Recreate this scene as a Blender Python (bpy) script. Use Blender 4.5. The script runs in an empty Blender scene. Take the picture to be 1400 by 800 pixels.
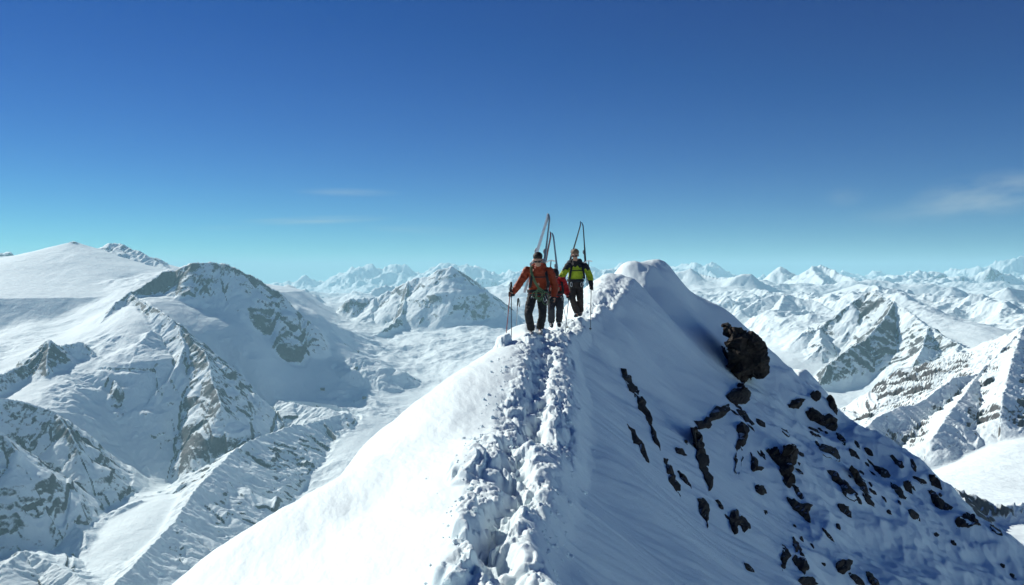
import bpy, bmesh, math, random
import numpy as np
from mathutils import Vector, Matrix

random.seed(7)
SC = bpy.context.scene
COL = SC.collection
R = math.radians
F32 = np.float32

# ------------------------------------------------------------------ camera
FPX = 1089.0                      # focal length in photo pixels (1400 wide)
HORIZON = 372.0                   # eye level in the photo
PITCH = math.atan((400.0 - HORIZON) / FPX)
cam_d = bpy.data.cameras.new('camera')
cam = bpy.data.objects.new('camera', cam_d)
COL.objects.link(cam)
cam.location = (0, 0, 0)
cam.rotation_euler = (math.pi / 2 - PITCH, 0, 0)
cam_d.sensor_width = 36.0
cam_d.lens = 36.0 * FPX / 1400.0
cam_d.clip_start = 0.1
cam_d.clip_end = 200000.0
SC.camera = cam
CP, SP = math.cos(PITCH), math.sin(PITCH)


def ray(px, py):
    """direction of a pixel of the photo, scaled so that its y (depth) is 1"""
    a = (px - 700.0) / FPX
    b = (400.0 - py) / FPX
    y = CP + b * SP
    z = -SP + b * CP
    return a / y, z / y


def at(px, py, d):
    a, b = ray(px, py)
    return (a * d, d, b * d)


# ------------------------------------------------------------------ sun, sky
SUN_AZ, SUN_EL = R(-51), R(32.5)   # azimuth from +Y, negative = left of view
SUNV = Vector((math.sin(SUN_AZ) * math.cos(SUN_EL), math.cos(SUN_AZ) * math.cos(SUN_EL), math.sin(SUN_EL)))
sun_d = bpy.data.lights.new('sun', 'SUN')
sun_d.energy = 4.3
sun_d.angle = R(0.53)
sun_d.color = (1.0, 0.975, 0.90)
sun = bpy.data.objects.new('sun', sun_d)
COL.objects.link(sun)
sun.rotation_euler = (-SUNV).to_track_quat('-Z', 'Y').to_euler()
sun.location = (-40, 20, 60)

world = bpy.data.worlds.new('World')
SC.world = world
world.use_nodes = True
wn, wl = world.node_tree.nodes, world.node_tree.links
wn.clear()


def wnode(t, **k):
    n = wn.new(t)
    for a, v in k.items():
        setattr(n, a, v)
    return n


sky = wnode('ShaderNodeTexSky', sky_type='NISHITA')
sky.sun_disc = False
sky.sun_elevation = SUN_EL
sky.sun_rotation = SUN_AZ
sky.altitude = 3300
sky.air_density = 1.0
sky.dust_density = 0.0
sky.ozone_density = 2.5
SKY_STRENGTH = 0.0500
hsv = wnode('ShaderNodeHueSaturation')
hsv.inputs['Saturation'].default_value = 1.12
wl.new(sky.outputs[0], hsv.inputs['Color'])
# thin high mountain air: less red and green overhead than the model's sea level sky
spc = wnode('ShaderNodeSeparateColor')
wl.new(hsv.outputs[0], spc.inputs[0])
pw = wnode('ShaderNodeMath', operation='POWER')
wl.new(spc.outputs[1], pw.inputs[0]); pw.inputs[1].default_value = 1.62
mg = wnode('ShaderNodeMath', operation='MULTIPLY')
wl.new(pw.outputs[0], mg.inputs[0]); mg.inputs[1].default_value = 0.22
mr0 = wnode('ShaderNodeMath', operation='MULTIPLY_ADD')
wl.new(spc.outputs[0], mr0.inputs[0]); mr0.inputs[1].default_value = 0.36; mr0.inputs[2].default_value = -0.40
mr = wnode('ShaderNodeMath', operation='MAXIMUM')
wl.new(mr0.outputs[0], mr.inputs[0]); mr.inputs[1].default_value = 0.01
cmc = wnode('ShaderNodeCombineColor')
wl.new(mr.outputs[0], cmc.inputs[0]); wl.new(mg.outputs[0], cmc.inputs[1]); pb = wnode('ShaderNodeMath', operation='POWER')
wl.new(spc.outputs[2], pb.inputs[0]); pb.inputs[1].default_value = 1.15
mb = wnode('ShaderNodeMath', operation='MULTIPLY')
wl.new(pb.outputs[0], mb.inputs[0]); mb.inputs[1].default_value = 0.73
wl.new(mb.outputs[0], cmc.inputs[2])
# thin cirrus wisps, laid out in real sky directions
tc = wnode('ShaderNodeTexCoord')
sep = wnode('ShaderNodeSeparateXYZ')
wl.new(tc.outputs['Generated'], sep.inputs[0])


def wmath(op, a, b=None, c=None):
    n = wnode('ShaderNodeMath', operation=op)
    for i, v in enumerate((a, b, c)):
        if v is None:
            continue
        if isinstance(v, (int, float)):
            n.inputs[i].default_value = v
        else:
            wl.new(v, n.inputs[i])
    return n.outputs[0]


u = wmath('DIVIDE', sep.outputs[0], wmath('MAXIMUM', sep.outputs[1], 0.05))
v = wmath('DIVIDE', sep.outputs[2], wmath('MAXIMUM', sep.outputs[1], 0.05))
total = None
# centre px, centre py, half width px, half height px, tilt, strength, noise scale
for k, (cx, cy, hw, hh, tilt, st, nsx, nsy) in enumerate([
        (430, 301, 85, 5, -0.03, 0.42, 9, 150),
        (475, 263, 60, 5, 0.02, 0.26, 9, 120),
        (575, 315, 60, 6, 0.05, 0.18, 9, 120),
        (310, 312, 40, 4, 0.0, 0.10, 9, 120),
        (1350, 268, 85, 27, -0.12, 0.50, 14, 50),
        (1155, 269, 22, 12, 0.0, 0.16, 20, 60),
        (1260, 290, 90, 16, -0.1, 0.14, 12, 60)]):
    a, b = ray(cx, cy)
    du = wmath('SUBTRACT', u, a)
    dv = wmath('SUBTRACT', wmath('SUBTRACT', v, b), wmath('MULTIPLY', du, -tilt))
    q = wmath('ADD', wmath('POWER', wmath('ABSOLUTE', wmath('DIVIDE', du, hw / FPX)), 2.0),
              wmath('POWER', wmath('ABSOLUTE', wmath('DIVIDE', dv, hh / FPX)), 2.0))
    fall = wmath('POWER', wmath('MAXIMUM', wmath('SUBTRACT', 1.0, wmath('MULTIPLY', q, 0.5)), 0.0), 1.5)
    cmb = wnode('ShaderNodeCombineXYZ')
    wl.new(wmath('MULTIPLY', du, nsx), cmb.inputs[0])
    wl.new(wmath('MULTIPLY', dv, nsy), cmb.inputs[1])
    cmb.inputs[2].default_value = k * 3.7
    nz = wnode('ShaderNodeTexNoise')
    nz.inputs['Scale'].default_value = 1.0
    nz.inputs['Detail'].default_value = 5
    wl.new(cmb.outputs[0], nz.inputs['Vector'])
    m = wmath('MULTIPLY', wmath('MULTIPLY', fall, st), wmath('MULTIPLY', wmath('MAXIMUM', wmath('SUBTRACT', nz.outputs[0], 0.3), 0.0), 2.6))
    total = m if total is None else wmath('ADD', total, m)
front = wmath('GREATER_THAN', sep.outputs[1], 0.1)
total = wmath('MULTIPLY', total, front)
mx = wnode('ShaderNodeMixRGB')
mx.inputs['Color2'].default_value = (7.5, 8.6, 8.8, 1)
wl.new(total, mx.inputs['Fac'])
wl.new(cmc.outputs[0], mx.inputs['Color1'])
bg = wnode('ShaderNodeBackground')
bg.inputs['Strength'].default_value = SKY_STRENGTH
wl.new(mx.outputs[0], bg.inputs['Color'])
wo = wnode('ShaderNodeOutputWorld')
wl.new(bg.outputs[0], wo.inputs['Surface'])

SC.view_settings.view_transform = 'Standard'
SC.view_settings.look = 'None'
SC.view_settings.gamma = 1.0
SC.view_settings.exposure = 0.38
SC.view_settings.use_curve_mapping = False
SC.render.engine = 'CYCLES'
SC.cycles.max_bounces = 6
SC.cycles.diffuse_bounces = 3
SC.cycles.volume_bounces = 1
SC.cycles.use_denoising = True
SC.cycles.use_adaptive_sampling = True


# ------------------------------------------------------------------ noise
def make_noise(seed):
    rng = np.random.default_rng(seed)
    perm = rng.permutation(1024).astype(np.int32)
    ang = rng.uniform(0, 2 * np.pi, 1024)
    gx, gy = np.cos(ang).astype(F32), np.sin(ang).astype(F32)

    def f(x, y):
        x = np.asarray(x, F32); y = np.asarray(y, F32)
        xf, yf = np.floor(x), np.floor(y)
        xi, yi = xf.astype(np.int32), yf.astype(np.int32)
        fx, fy = x - xf, y - yf
        sx = fx * fx * fx * (fx * (fx * 6 - 15) + 10)
        sy = fy * fy * fy * (fy * (fy * 6 - 15) + 10)
        a0 = perm[xi & 1023]; a1 = perm[(xi + 1) & 1023]
        y0 = yi & 1023; y1 = (yi + 1) & 1023
        i00 = perm[(a0 + y0) & 1023]; i10 = perm[(a1 + y0) & 1023]
        i01 = perm[(a0 + y1) & 1023]; i11 = perm[(a1 + y1) & 1023]
        n00 = gx[i00] * fx + gy[i00] * fy
        n10 = gx[i10] * (fx - 1) + gy[i10] * fy
        n01 = gx[i01] * fx + gy[i01] * (fy - 1)
        n11 = gx[i11] * (fx - 1) + gy[i11] * (fy - 1)
        a = n00 + sx * (n10 - n00)
        b = n01 + sx * (n11 - n01)
        return (a + sy * (b - a)) * F32(1.5)
    return f


def fbm(x, y, octs, seed, gain=0.5, ridged=False):
    out = 0; amp = 1.0; tot = 0
    for o in range(octs):
        n = make_noise(seed + o)(x * (2.03 ** o), y * (2.03 ** o))
        if ridged:
            n = 1.0 - np.abs(n) * 2
        out = out + n * F32(amp); tot += amp; amp *= gain
    return out / F32(tot)


def sstep(a, b, x):
    t = np.clip((x - a) / (b - a), 0, 1)
    return t * t * (3 - 2 * t)


def tps_fit(pts, lam=0.0):
    P = np.array(pts, float)
    n = len(P)
    x, y, z = P[:, 0], P[:, 1], P[:, 2]
    s = max(np.ptp(x), np.ptp(y))
    x, y = x / s, y / s
    r2 = (x[:, None] - x[None]) ** 2 + (y[:, None] - y[None]) ** 2
    K = np.where(r2 > 0, r2 * np.log(r2 + 1e-30), 0) + lam * np.eye(n)
    Q = np.c_[np.ones(n), x, y]
    A = np.zeros((n + 3, n + 3)); A[:n, :n] = K; A[:n, n:] = Q; A[n:, :n] = Q.T
    w = np.linalg.solve(A, np.r_[z, 0, 0, 0])

    def ev(X, Y):
        X = np.asarray(X, F32) / F32(s); Y = np.asarray(Y, F32) / F32(s)
        out = (w[n] + w[n + 1] * X + w[n + 2] * Y).astype(np.float64)
        for i in range(n):
            r = (X - F32(x[i])) ** 2 + (Y - F32(y[i])) ** 2
            out += w[i] * (r * np.log(r + F32(1e-20)))
        return out.astype(F32)
    return ev


# ------------------------------------------------------------------ objects
def tag(o, label=None, cat=None, group=None, kind=None):
    if label: o['label'] = label
    if cat: o['category'] = cat
    if group: o['group'] = group
    if kind: o['kind'] = kind
    return o


def link(name, me, mat=None, parent=None):
    o = bpy.data.objects.new(name, me)
    COL.objects.link(o)
    if mat is not None and me is not None:
        me.materials.append(mat)
    if parent is not None:
        o.parent = parent
    return o


def np_mesh(name, V, Fq, normals=None):
    """V (n,3), Fq (m,4) -> smooth mesh"""
    me = bpy.data.meshes.new(name)
    n, m = len(V), len(Fq)
    me.vertices.add(n)
    me.vertices.foreach_set('co', np.ascontiguousarray(V, F32).ravel())
    me.loops.add(m * 4)
    me.loops.foreach_set('vertex_index', np.ascontiguousarray(Fq, np.int32).ravel())
    me.polygons.add(m)
    me.polygons.foreach_set('loop_start', np.arange(0, m * 4, 4, dtype=np.int32))
    me.polygons.foreach_set('use_smooth', np.ones(m, dtype=bool))
    me.update(calc_edges=True)
    if normals is not None:
        me.normals_split_custom_set_from_vertices(normals.tolist())
    return me


def grid_normals(X, Y, Z):
    P = np.stack([X, Y, Z], -1)
    du = np.gradient(P, axis=0); dv = np.gradient(P, axis=1)
    N = np.cross(du, dv)
    N /= np.linalg.norm(N, axis=-1, keepdims=True) + 1e-12
    N[N[..., 2] < 0] *= -1
    return N


# ------------------------------------------------------------------ materials
class Mat:
    def __init__(self, name):
        self.m = bpy.data.materials.new(name)
        self.m.use_nodes = True
        self.n = self.m.node_tree.nodes; self.l = self.m.node_tree.links
        self.b = self.n['Principled BSDF']

    def node(self, t, **k):
        n = self.n.new(t)
        for a, v in k.items():
            setattr(n, a, v)
        return n

    def put(self, sock, v):
        if isinstance(v, (int, float, tuple, list)):
            sock.default_value = v
        else:
            self.l.new(v, sock)

    def math(self, op, a, b=None, clamp=False):
        n = self.node('ShaderNodeMath', operation=op, use_clamp=clamp)
        self.put(n.inputs[0], a)
        if b is not None: self.put(n.inputs[1], b)
        return n.outputs[0]

    def mix(self, f, a, b):
        n = self.node('ShaderNodeMixRGB')
        self.put(n.inputs[0], f); self.put(n.inputs[1], a); self.put(n.inputs[2], b)
        return n.outputs[0]

    def coord(self, scale=(1, 1, 1), rot=(0, 0, 0)):
        t = self.node('ShaderNodeTexCoord')
        mp = self.node('ShaderNodeMapping')
        mp.inputs['Scale'].default_value = scale
        mp.inputs['Rotation'].default_value = rot
        self.l.new(t.outputs['Object'], mp.inputs['Vector'])
        return mp.outputs[0]

    def noise(self, vec, scale, detail=6, rough=0.55):
        n = self.node('ShaderNodeTexNoise')
        n.inputs['Scale'].default_value = scale
        n.inputs['Detail'].default_value = detail
        n.inputs['Roughness'].default_value = rough
        self.l.new(vec, n.inputs['Vector'])
        return n.outputs[0]

    def ramp(self, fac, stops):
        n = self.node('ShaderNodeValToRGB')
        e = n.color_ramp.elements
        while len(e) > len(stops): e.remove(e[-1])
        while len(e) < len(stops): e.new(0.5)
        for s, (p, c) in zip(e, stops):
            s.position = p; s.color = tuple(c) + (1,) if len(c) == 3 else c
        self.put(n.inputs[0], fac)
        return n.outputs[0]

    def bump(self, h, strength, dist):
        n = self.node('ShaderNodeBump')
        n.inputs['Strength'].default_value = strength
        n.inputs['Distance'].default_value = dist
        self.put(n.inputs['Height'], h)
        self.l.new(n.outputs[0], self.b.inputs['Normal'])

    def set(self, **k):
        for a, v in k.items():
            self.put(self.b.inputs[a.replace('_', ' ')], v)
        return self


def snow_near():
    m = Mat('snow')
    c = m.coord()
    n1 = m.noise(c, 1.3, 5)
    n2 = m.noise(c, 28, 6, 0.7)
    n3 = m.noise(c, 160, 3, 0.6)
    col = m.mix(n1, (0.74, 0.865, 0.88, 1), (0.80, 0.90, 0.905, 1))
    m.set(Base_Color=col, Roughness=0.62)
    m.b.inputs['Specular IOR Level'].default_value = 0.25
    m.bump(m.math('ADD', n2, m.math('MULTIPLY', n3, 0.35)), 0.55, 0.02)
    return m.m


def snow_far():
    """snow with bare rock where the ground is steep"""
    m = Mat('alpine_snow_and_rock')
    c = m.coord()
    g = m.node('ShaderNodeNewGeometry')
    sp = m.node('ShaderNodeSeparateXYZ')
    m.l.new(g.outputs['Normal'], sp.inputs[0])
    nz = sp.outputs[2]
    n1 = m.noise(c, 0.017, 8, 0.62)
    n2 = m.noise(c, 0.07, 6, 0.65)
    n0 = m.noise(c, 0.0035, 3, 0.5)
    at_ = m.node('ShaderNodeAttribute'); at_.attribute_name = 'rocky'
    t = m.math('ADD', m.math('MULTIPLY', m.math('SUBTRACT', n1, 0.5), 0.42), m.math('MULTIPLY', m.math('SUBTRACT', n2, 0.5), 0.30))
    t = m.math('ADD', t, m.math('MULTIPLY', m.math('SUBTRACT', n0, 0.54), 0.45))
    s = m.math('ADD', m.math('SUBTRACT', at_.outputs['Fac'], m.math('MULTIPLY', nz, 0.3)), t)
    rock = m.math('MULTIPLY', s, 14.0, clamp=True)
    rc = m.ramp(n2, [(0.3, (0.038, 0.040, 0.045)), (0.55, (0.080, 0.080, 0.082)), (0.75, (0.15, 0.145, 0.14))])
    sn = m.mix(n1, (0.75, 0.855, 0.87, 1), (0.81, 0.895, 0.90, 1))
    m.set(Base_Color=m.mix(rock, sn, rc), Roughness=0.75)
    m.b.inputs['Specular IOR Level'].default_value = 0.15
    h = m.math('ADD', m.math('MULTIPLY', n1, 16.0), m.math('ADD', m.math('MULTIPLY', n2, 3.5), m.math('MULTIPLY', rock, 3.0)))
    m.bump(h, 0.55, 1.0)
    return m.m


def plain(name, col, rough=0.6, spec=0.3, var=0.25, scale=20, bump=0.0, metal=0.0):
    m = Mat(name)
    n = m.noise(m.coord(), scale, 4)
    lo = tuple(x * (1 - var) for x in col) + (1,)
    hi = tuple(min(1, x * (1 + var)) for x in col) + (1,)
    m.set(Base_Color=m.mix(n, lo, hi), Roughness=rough, Metallic=metal)
    m.b.inputs['Specular IOR Level'].default_value = spec
    if bump:
        m.bump(n, bump, 0.01)
    return m.m
# ------------------------------------------------------------------ far terrain
# ridges: (mountain id, slope, relief, rocky, [(px, py, distance) ...]); read off the photo, each with its own distance
RIDGES = [
    # left glacier dome
    ('glacier_dome', 0.30, 900, 0.62, [(-260, 372, 9500), (-120, 362, 9300), (0, 357, 9200), (40, 351, 9200), (86, 338, 9200), (101, 330, 9200), (118, 341, 9200)]),
    ('glacier_dome', 0.62, 500, 0.90, [(118, 342, 9300), (140, 337, 9300), (164, 332, 9300), (185, 341, 9200), (210, 354, 9000), (230, 368, 8800), (248, 378, 8600)]),
    ('glacier_dome', 0.9, 70, 0.93, [(84, 338, 9150), (92, 333, 9150), (101, 329, 9150), (110, 333, 9150), (120, 341, 9150)]),
    ('edge_peak', 0.8, 300, 0.95, [(-60, 352, 12500), (-15, 345, 12500), (6, 343, 12500), (18, 347, 12500), (30, 355, 12500)]),
    # shaded peak right of the dome
    ('rocky_peak', 1.05, 480, 0.845, [(115, 467, 5600), (130, 455, 5750), (140, 435, 5900), (157, 414, 6100), (178, 399, 6300), (210, 378, 6500), (241, 365, 6600), (262, 357, 6600), (301, 360, 6650), (329, 366, 6650), (353, 381, 6700), (378, 397, 6750), (392, 414, 6800)]),
    # spur falling towards the valley
    ('rocky_peak', 1.0, 220, 0.86, [(178, 400, 6300), (200, 418, 5900), (227, 428, 5700), (245, 446, 5550), (262, 462, 5400), (280, 480, 5250), (292, 505, 5050), (300, 535, 4850), (303, 556, 4700)]),
    ('rocky_peak', 0.75, 170, 0.82, [(245, 446, 5550), (252, 470, 5350), (245, 497, 5150), (232, 520, 5000), (215, 534, 4900)]),
    ('rocky_peak', 0.6, 200, 0.80, [(205, 452, 5500), (196, 462, 5350), (185, 475, 5250)]),
    # lower left cliffs
    ('cliff_band', 0.9, 270, 0.86, [(-120, 560, 4300), (-60, 530, 4500), (0, 511, 4750), (35, 496, 4950), (52, 481, 5050), (70, 463, 5150), (87, 471, 5200), (115, 467, 5300), (140, 490, 5150), (160, 515, 4950)]),
    ('cliff_band', 0.85, 200, 0.86, [(140, 490, 5150), (150, 508, 4980), (160, 528, 4850)]),
    ('cliff_band', 0.85, 200, 0.86, [(70, 463, 5150), (63, 490, 4980), (62, 512, 4850)]),
    # dark shoulder on the left edge
    ('dark_shoulder', 0.95, 200, 0.84, [(-160, 500, 3900), (-60, 528, 4000), (0, 543, 4100), (40, 552, 4150), (75, 562, 4150), (92, 585, 4050), (105, 612, 3960), (116, 634, 3920)]),
    ('dark_shoulder', 0.95, 200, 0.84, [(-100, 590, 3450), (0, 592, 3600), (20, 615, 3550), (32, 645, 3500)]),
    # moraine lines and low humps in the valley
    ('valley', 0.45, 60, 0.86, [(107, 650, 4050), (149, 671, 3950), (185, 681, 3900), (224, 677, 3950), (247, 661, 4050), (292, 650, 4150)]),
    ('valley', 0.45, 110, 0.82, [(60, 690, 3600), (90, 700, 3550), (120, 728, 3400), (122, 760, 3250)]),
    ('valley', 0.45, 90, 0.84, [(10, 770, 3000), (40, 752, 3100), (75, 770, 3050), (110, 790, 2950)]),
    ('valley', 0.45, 90, 0.82, [(120, 712, 3600), (160, 695, 3700), (190, 684, 3800)]),
    # dark spur in the valley
    ('rock_spur', 0.66, 230, 0.84, [(470, 566, 5300), (430, 576, 5150), (400, 581, 5000), (357, 594, 4700), (322, 613, 4400), (296, 641, 4000), (266, 673, 3700), (240, 712, 3400), (211, 740, 3200), (182, 771, 3000), (149, 799, 2850), (110, 830, 2700)]),
    # pyramid peak in the middle
    ('pyramid_peak', 0.9, 560, 0.82, [(480, 409, 9700), (515, 406, 9700), (536, 397, 9650), (557, 384, 9600), (572, 380, 9600), (587, 376, 9550), (602, 367, 9500), (619, 361, 9500), (641, 377, 9600), (659, 389, 9700), (674, 400, 9800), (695, 417, 9900)]),
    ('pyramid_peak', 1.0, 420, 0.84, [(619, 362, 9500), (614, 385, 9300), (609, 412, 9050), (594, 440, 8800)]),
    ('pyramid_peak', 1.0, 360, 0.86, [(557, 384, 9600), (551, 408, 9300), (542, 432, 8950), (515, 458, 8500)]),
    ('pyramid_peak', 0.6, 300, 0.80, [(515, 406, 9700), (505, 425, 9400), (492, 438, 9200)]),
    # knolls on the ski plateau
    ('plateau', 0.75, 200, 0.80, [(408, 472, 6900), (422, 460, 6900), (445, 457, 6900), (462, 470, 6900)]),
    ('plateau', 0.5, 120, 0.80, [(484, 490, 6500), (503, 487, 6550), (520, 495, 6550)]),
    ('plateau', 0.7, 180, 0.84, [(372, 516, 6100), (384, 510, 6100), (400, 520, 6100)]),
    ('plateau', 0.35, 80, 0.83, [(360, 545, 5700), (400, 552, 5500), (450, 560, 5400)]),
    # small peak beside the shaded peak
    ('saddle_peak', 0.6, 300, 0.80, [(385, 398, 11500), (396, 388, 11500), (410, 400, 11500)]),
    # middle distance ranges
    ('mid_range', 0.62, 900, 0.66, [(380, 402, 17000), (431, 398, 17000), (455, 402, 17000), (482, 391, 17000), (500, 400, 17000), (540, 392, 17500), (700, 392, 17500), (760, 385, 18000), (800, 380, 18000), (840, 372, 18500)]),
    # far ranges
    ('far_range', 0.6, 2200, 0.66, [(330, 390, 34000), (380, 388, 34000), (404, 384, 34000), (419, 377, 34000), (452, 382, 34000), (482, 367, 33000), (512, 361, 33000), (536, 361, 33000), (560, 365, 33000), (578, 371, 33000), (595, 366, 33000), (610, 359, 32000), (629, 361, 32000), (650, 361, 32000), (668, 366, 32000), (683, 367, 32000), (720, 366, 32000), (760, 366, 33000), (800, 364, 33000), (840, 362, 33000), (862, 358, 33000), (880, 364, 33000), (940, 362, 30000), (973, 357, 30000), (998, 369, 30000)]),
    ('far_range', 0.6, 2000, 0.66, [(1040, 378, 33000), (1165, 371, 36000), (1237, 374, 36000), (1266, 375, 36000), (1302, 367, 34000), (1346, 364, 33000), (1382, 355, 33000), (1400, 352, 33000), (1460, 356, 33000), (1560, 365, 33000)]),
    ('far_range', 0.5, 1500, 0.66, [(1180, 388, 22000), (1230, 391, 22000), (1262, 397, 22000), (1290, 385, 22000), (1330, 385, 22000), (1400, 378, 22000), (1500, 380, 22000)]),
    # right: row of peaks behind the shoulder
    ('back_peaks', 0.7, 900, 0.76, [(900, 378, 12500), (945, 366, 12500), (958, 374, 12500), (985, 381, 12200), (1005, 377, 12000), (1023, 373, 12000), (1038, 383, 12000), (1070, 397, 12200)]),
    ('back_peaks', 0.75, 900, 0.74, [(1045, 384, 15500), (1072, 363, 15500), (1092, 376, 15500), (1110, 364, 15200), (1125, 365, 15200), (1140, 371, 15000), (1160, 378, 14500), (1176, 387, 14000)]),
    ('back_peaks', 0.6, 700, 0.80, [(1110, 364, 15200), (1120, 380, 14300), (1128, 392, 13500)]),
    # ridge left of the main right peak
    ('middle_ridge', 0.6, 500, 0.80, [(985, 440, 7600), (1010, 425, 7700), (1040, 408, 7900), (1074, 402, 8000), (1110, 409, 7900), (1136, 422, 7600)]),
    ('middle_ridge', 0.6, 400, 0.80, [(1074, 402, 8000), (1060, 425, 7500), (1040, 448, 7000)]),
    # main right peak
    ('broad_peak', 0.72, 620, 0.86, [(1098, 455, 5500), (1118, 449, 5550), (1136, 435, 5600), (1165, 413, 5650), (1190, 397, 5700), (1215, 408, 5500), (1241, 424, 5300), (1270, 446, 5000), (1288, 457, 4850), (1310, 471, 4700), (1335, 482, 4500), (1365, 500, 4200)]),
    ('broad_peak', 0.8, 450, 0.92, [(1222, 411, 5450), (1208, 435, 5250), (1187, 457, 5050), (1157, 479, 4900), (1136, 497, 4780), (1124, 520, 4650)]),
    ('broad_peak', 0.7, 350, 0.90, [(1270, 446, 5000), (1262, 470, 4750), (1250, 490, 4600)]),
    ('broad_peak', 0.6, 350, 0.88, [(1118, 449, 5550), (1122, 470, 5300), (1108, 485, 5200)]),
    ('broad_peak', 0.6, 300, 0.88, [(1310, 471, 4700), (1295, 500, 4400), (1280, 520, 4200)]),
    # smooth glacier hump behind it
    ('glacier_hump', 0.35, 500, 0.72, [(1176, 388, 9500), (1215, 396, 8800), (1248, 406, 8200), (1292, 437, 7000), (1318, 440, 6700), (1339, 458, 6300), (1366, 474, 5900)]),
    ('right_peaks', 0.65, 600, 0.78, [(1262, 410, 10500), (1280, 400, 10500), (1302, 392, 10500), (1320, 398, 10500), (1345, 408, 10300)]),
    ('right_peaks', 0.7, 700, 0.80, [(1345, 410, 9500), (1362, 398, 9300), (1378, 392, 9200), (1400, 398, 9200), (1450, 392, 9200), (1520, 400, 9200)]),
    # near rocky ridge at the right edge
    ('rocky_ridge', 0.68, 300, 0.84, [(1520, 395, 2000), (1450, 425, 1950), (1400, 450, 1900), (1382, 468, 1850), (1357, 493, 1800), (1339, 511, 1750), (1302, 518, 1700), (1281, 533, 1650), (1252, 551, 1600), (1230, 556, 1570), (1201, 567, 1520), (1179, 588, 1450), (1160, 620, 1370)]),
    ('rocky_ridge', 0.6, 160, 0.84, [(1339, 511, 1750), (1318, 540, 1600), (1296, 570, 1480), (1275, 600, 1390)]),
    ('rocky_ridge', 0.6, 200, 0.86, [(1400, 450, 1900), (1385, 500, 1700), (1375, 540, 1560), (1372, 568, 1470)]),
    # outcrop below
    ('outcrop', 0.8, 130, 0.95, [(1230, 690, 560), (1282, 668, 590), (1305, 663, 610), (1335, 672, 620), (1365, 685, 620), (1400, 683, 640), (1480, 676, 650), (1560, 690, 650)]),
    ('outcrop', 0.8, 90, 0.95, [(1305, 663, 610), (1330, 700, 540), (1360, 730, 490)]),
]
BASE = [
    # left glacier
    (-200, 390, 9000), (-200, 480, 6500), (0, 385, 8300), (50, 372, 8600), (100, 398, 7500), (30, 430, 6700), (150, 385, 7900), (100, 445, 6300), (20, 480, 5700), (200, 372, 8700), (-250, 620, 4800),
    # basin under the cliffs
    (40, 545, 4550), (110, 552, 4600), (60, 600, 4100), (150, 610, 4450), (205, 470, 5400), (190, 500, 5150), (-200, 720, 3500),
    # side glacier right of the shaded peak
    (330, 445, 6200), (300, 440, 6150), (420, 440, 8000), (400, 410, 9800), (390, 480, 6400), (350, 520, 5700), (412, 420, 7050), (445, 434, 7600), (330, 500, 5780), (330, 580, 5450), (255, 620, 4850), (200, 650, 4450),
    # valley
    (100, 675, 3950), (60, 730, 3500), (140, 740, 3330), (30, 790, 3150), (200, 705, 3550), (120, 800, 3000), (250, 680, 3780), (0, 900, 2700), (-300, 900, 2900),
    # behind the spur, hidden trench
    (350, 690, 4150), (300, 770, 3350), (450, 690, 4000), (250, 830, 2850), (600, 740, 3500), (700, 800, 2500),
    # plateau
    (480, 445, 9000), (550, 470, 8000), (640, 440, 9000), (690, 430, 9800), (490, 530, 6200), (430, 530, 6000), (580, 520, 6600), (650, 500, 6900), (500, 580, 5300), (560, 580, 5400), (640, 560, 5600), (720, 520, 6500), (700, 455, 8600), (800, 470, 8500),
    # ground between ranges
    (450, 408, 14000), (600, 400, 14500), (700, 402, 14000), (850, 400, 14000), (500, 405, 23000), (700, 398, 23000), (900, 396, 23000), (1100, 398, 23000), (1300, 396, 20000), (100, 400, 23000), (-200, 400, 23000), (1500, 400, 24000),
    (0, 400, 50000), (700, 390, 50000), (1400, 390, 50000),
    # right: upper glaciers
    (1000, 400, 10500), (1060, 420, 8800), (1140, 405, 11000), (1180, 410, 8500), (1300, 420, 8800), (1390, 420, 7800), (1380, 440, 6600), (1240, 415, 7600), (1450, 430, 7500),
    # right bowl
    (1000, 470, 6500), (1060, 460, 6200), (1085, 490, 5200), (1120, 540, 4500), (1200, 560, 4150), (1280, 540, 3900), (1350, 520, 3800), (1160, 600, 3600), (950, 520, 5000), (1450, 560, 3300),
    (1220, 640, 2900), (1100, 650, 3300),
    # snow basin under the near ridge
    (1390, 600, 1420), (1340, 620, 1330), (1300, 640, 1270), (1340, 655, 1100), (1250, 660, 1200), (1480, 600, 1400), (1400, 660, 1050),
    # flanks hidden behind the near crest
    (1200, 800, 420), (1400, 790, 400), (1350, 760, 440), (1000, 900, 600), (700, 1200, 600), (300, 1200, 700), (0, 1150, 900), (-300, 1100, 1000), (1700, 760, 600), (1700, 700, 1500),
]


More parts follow.
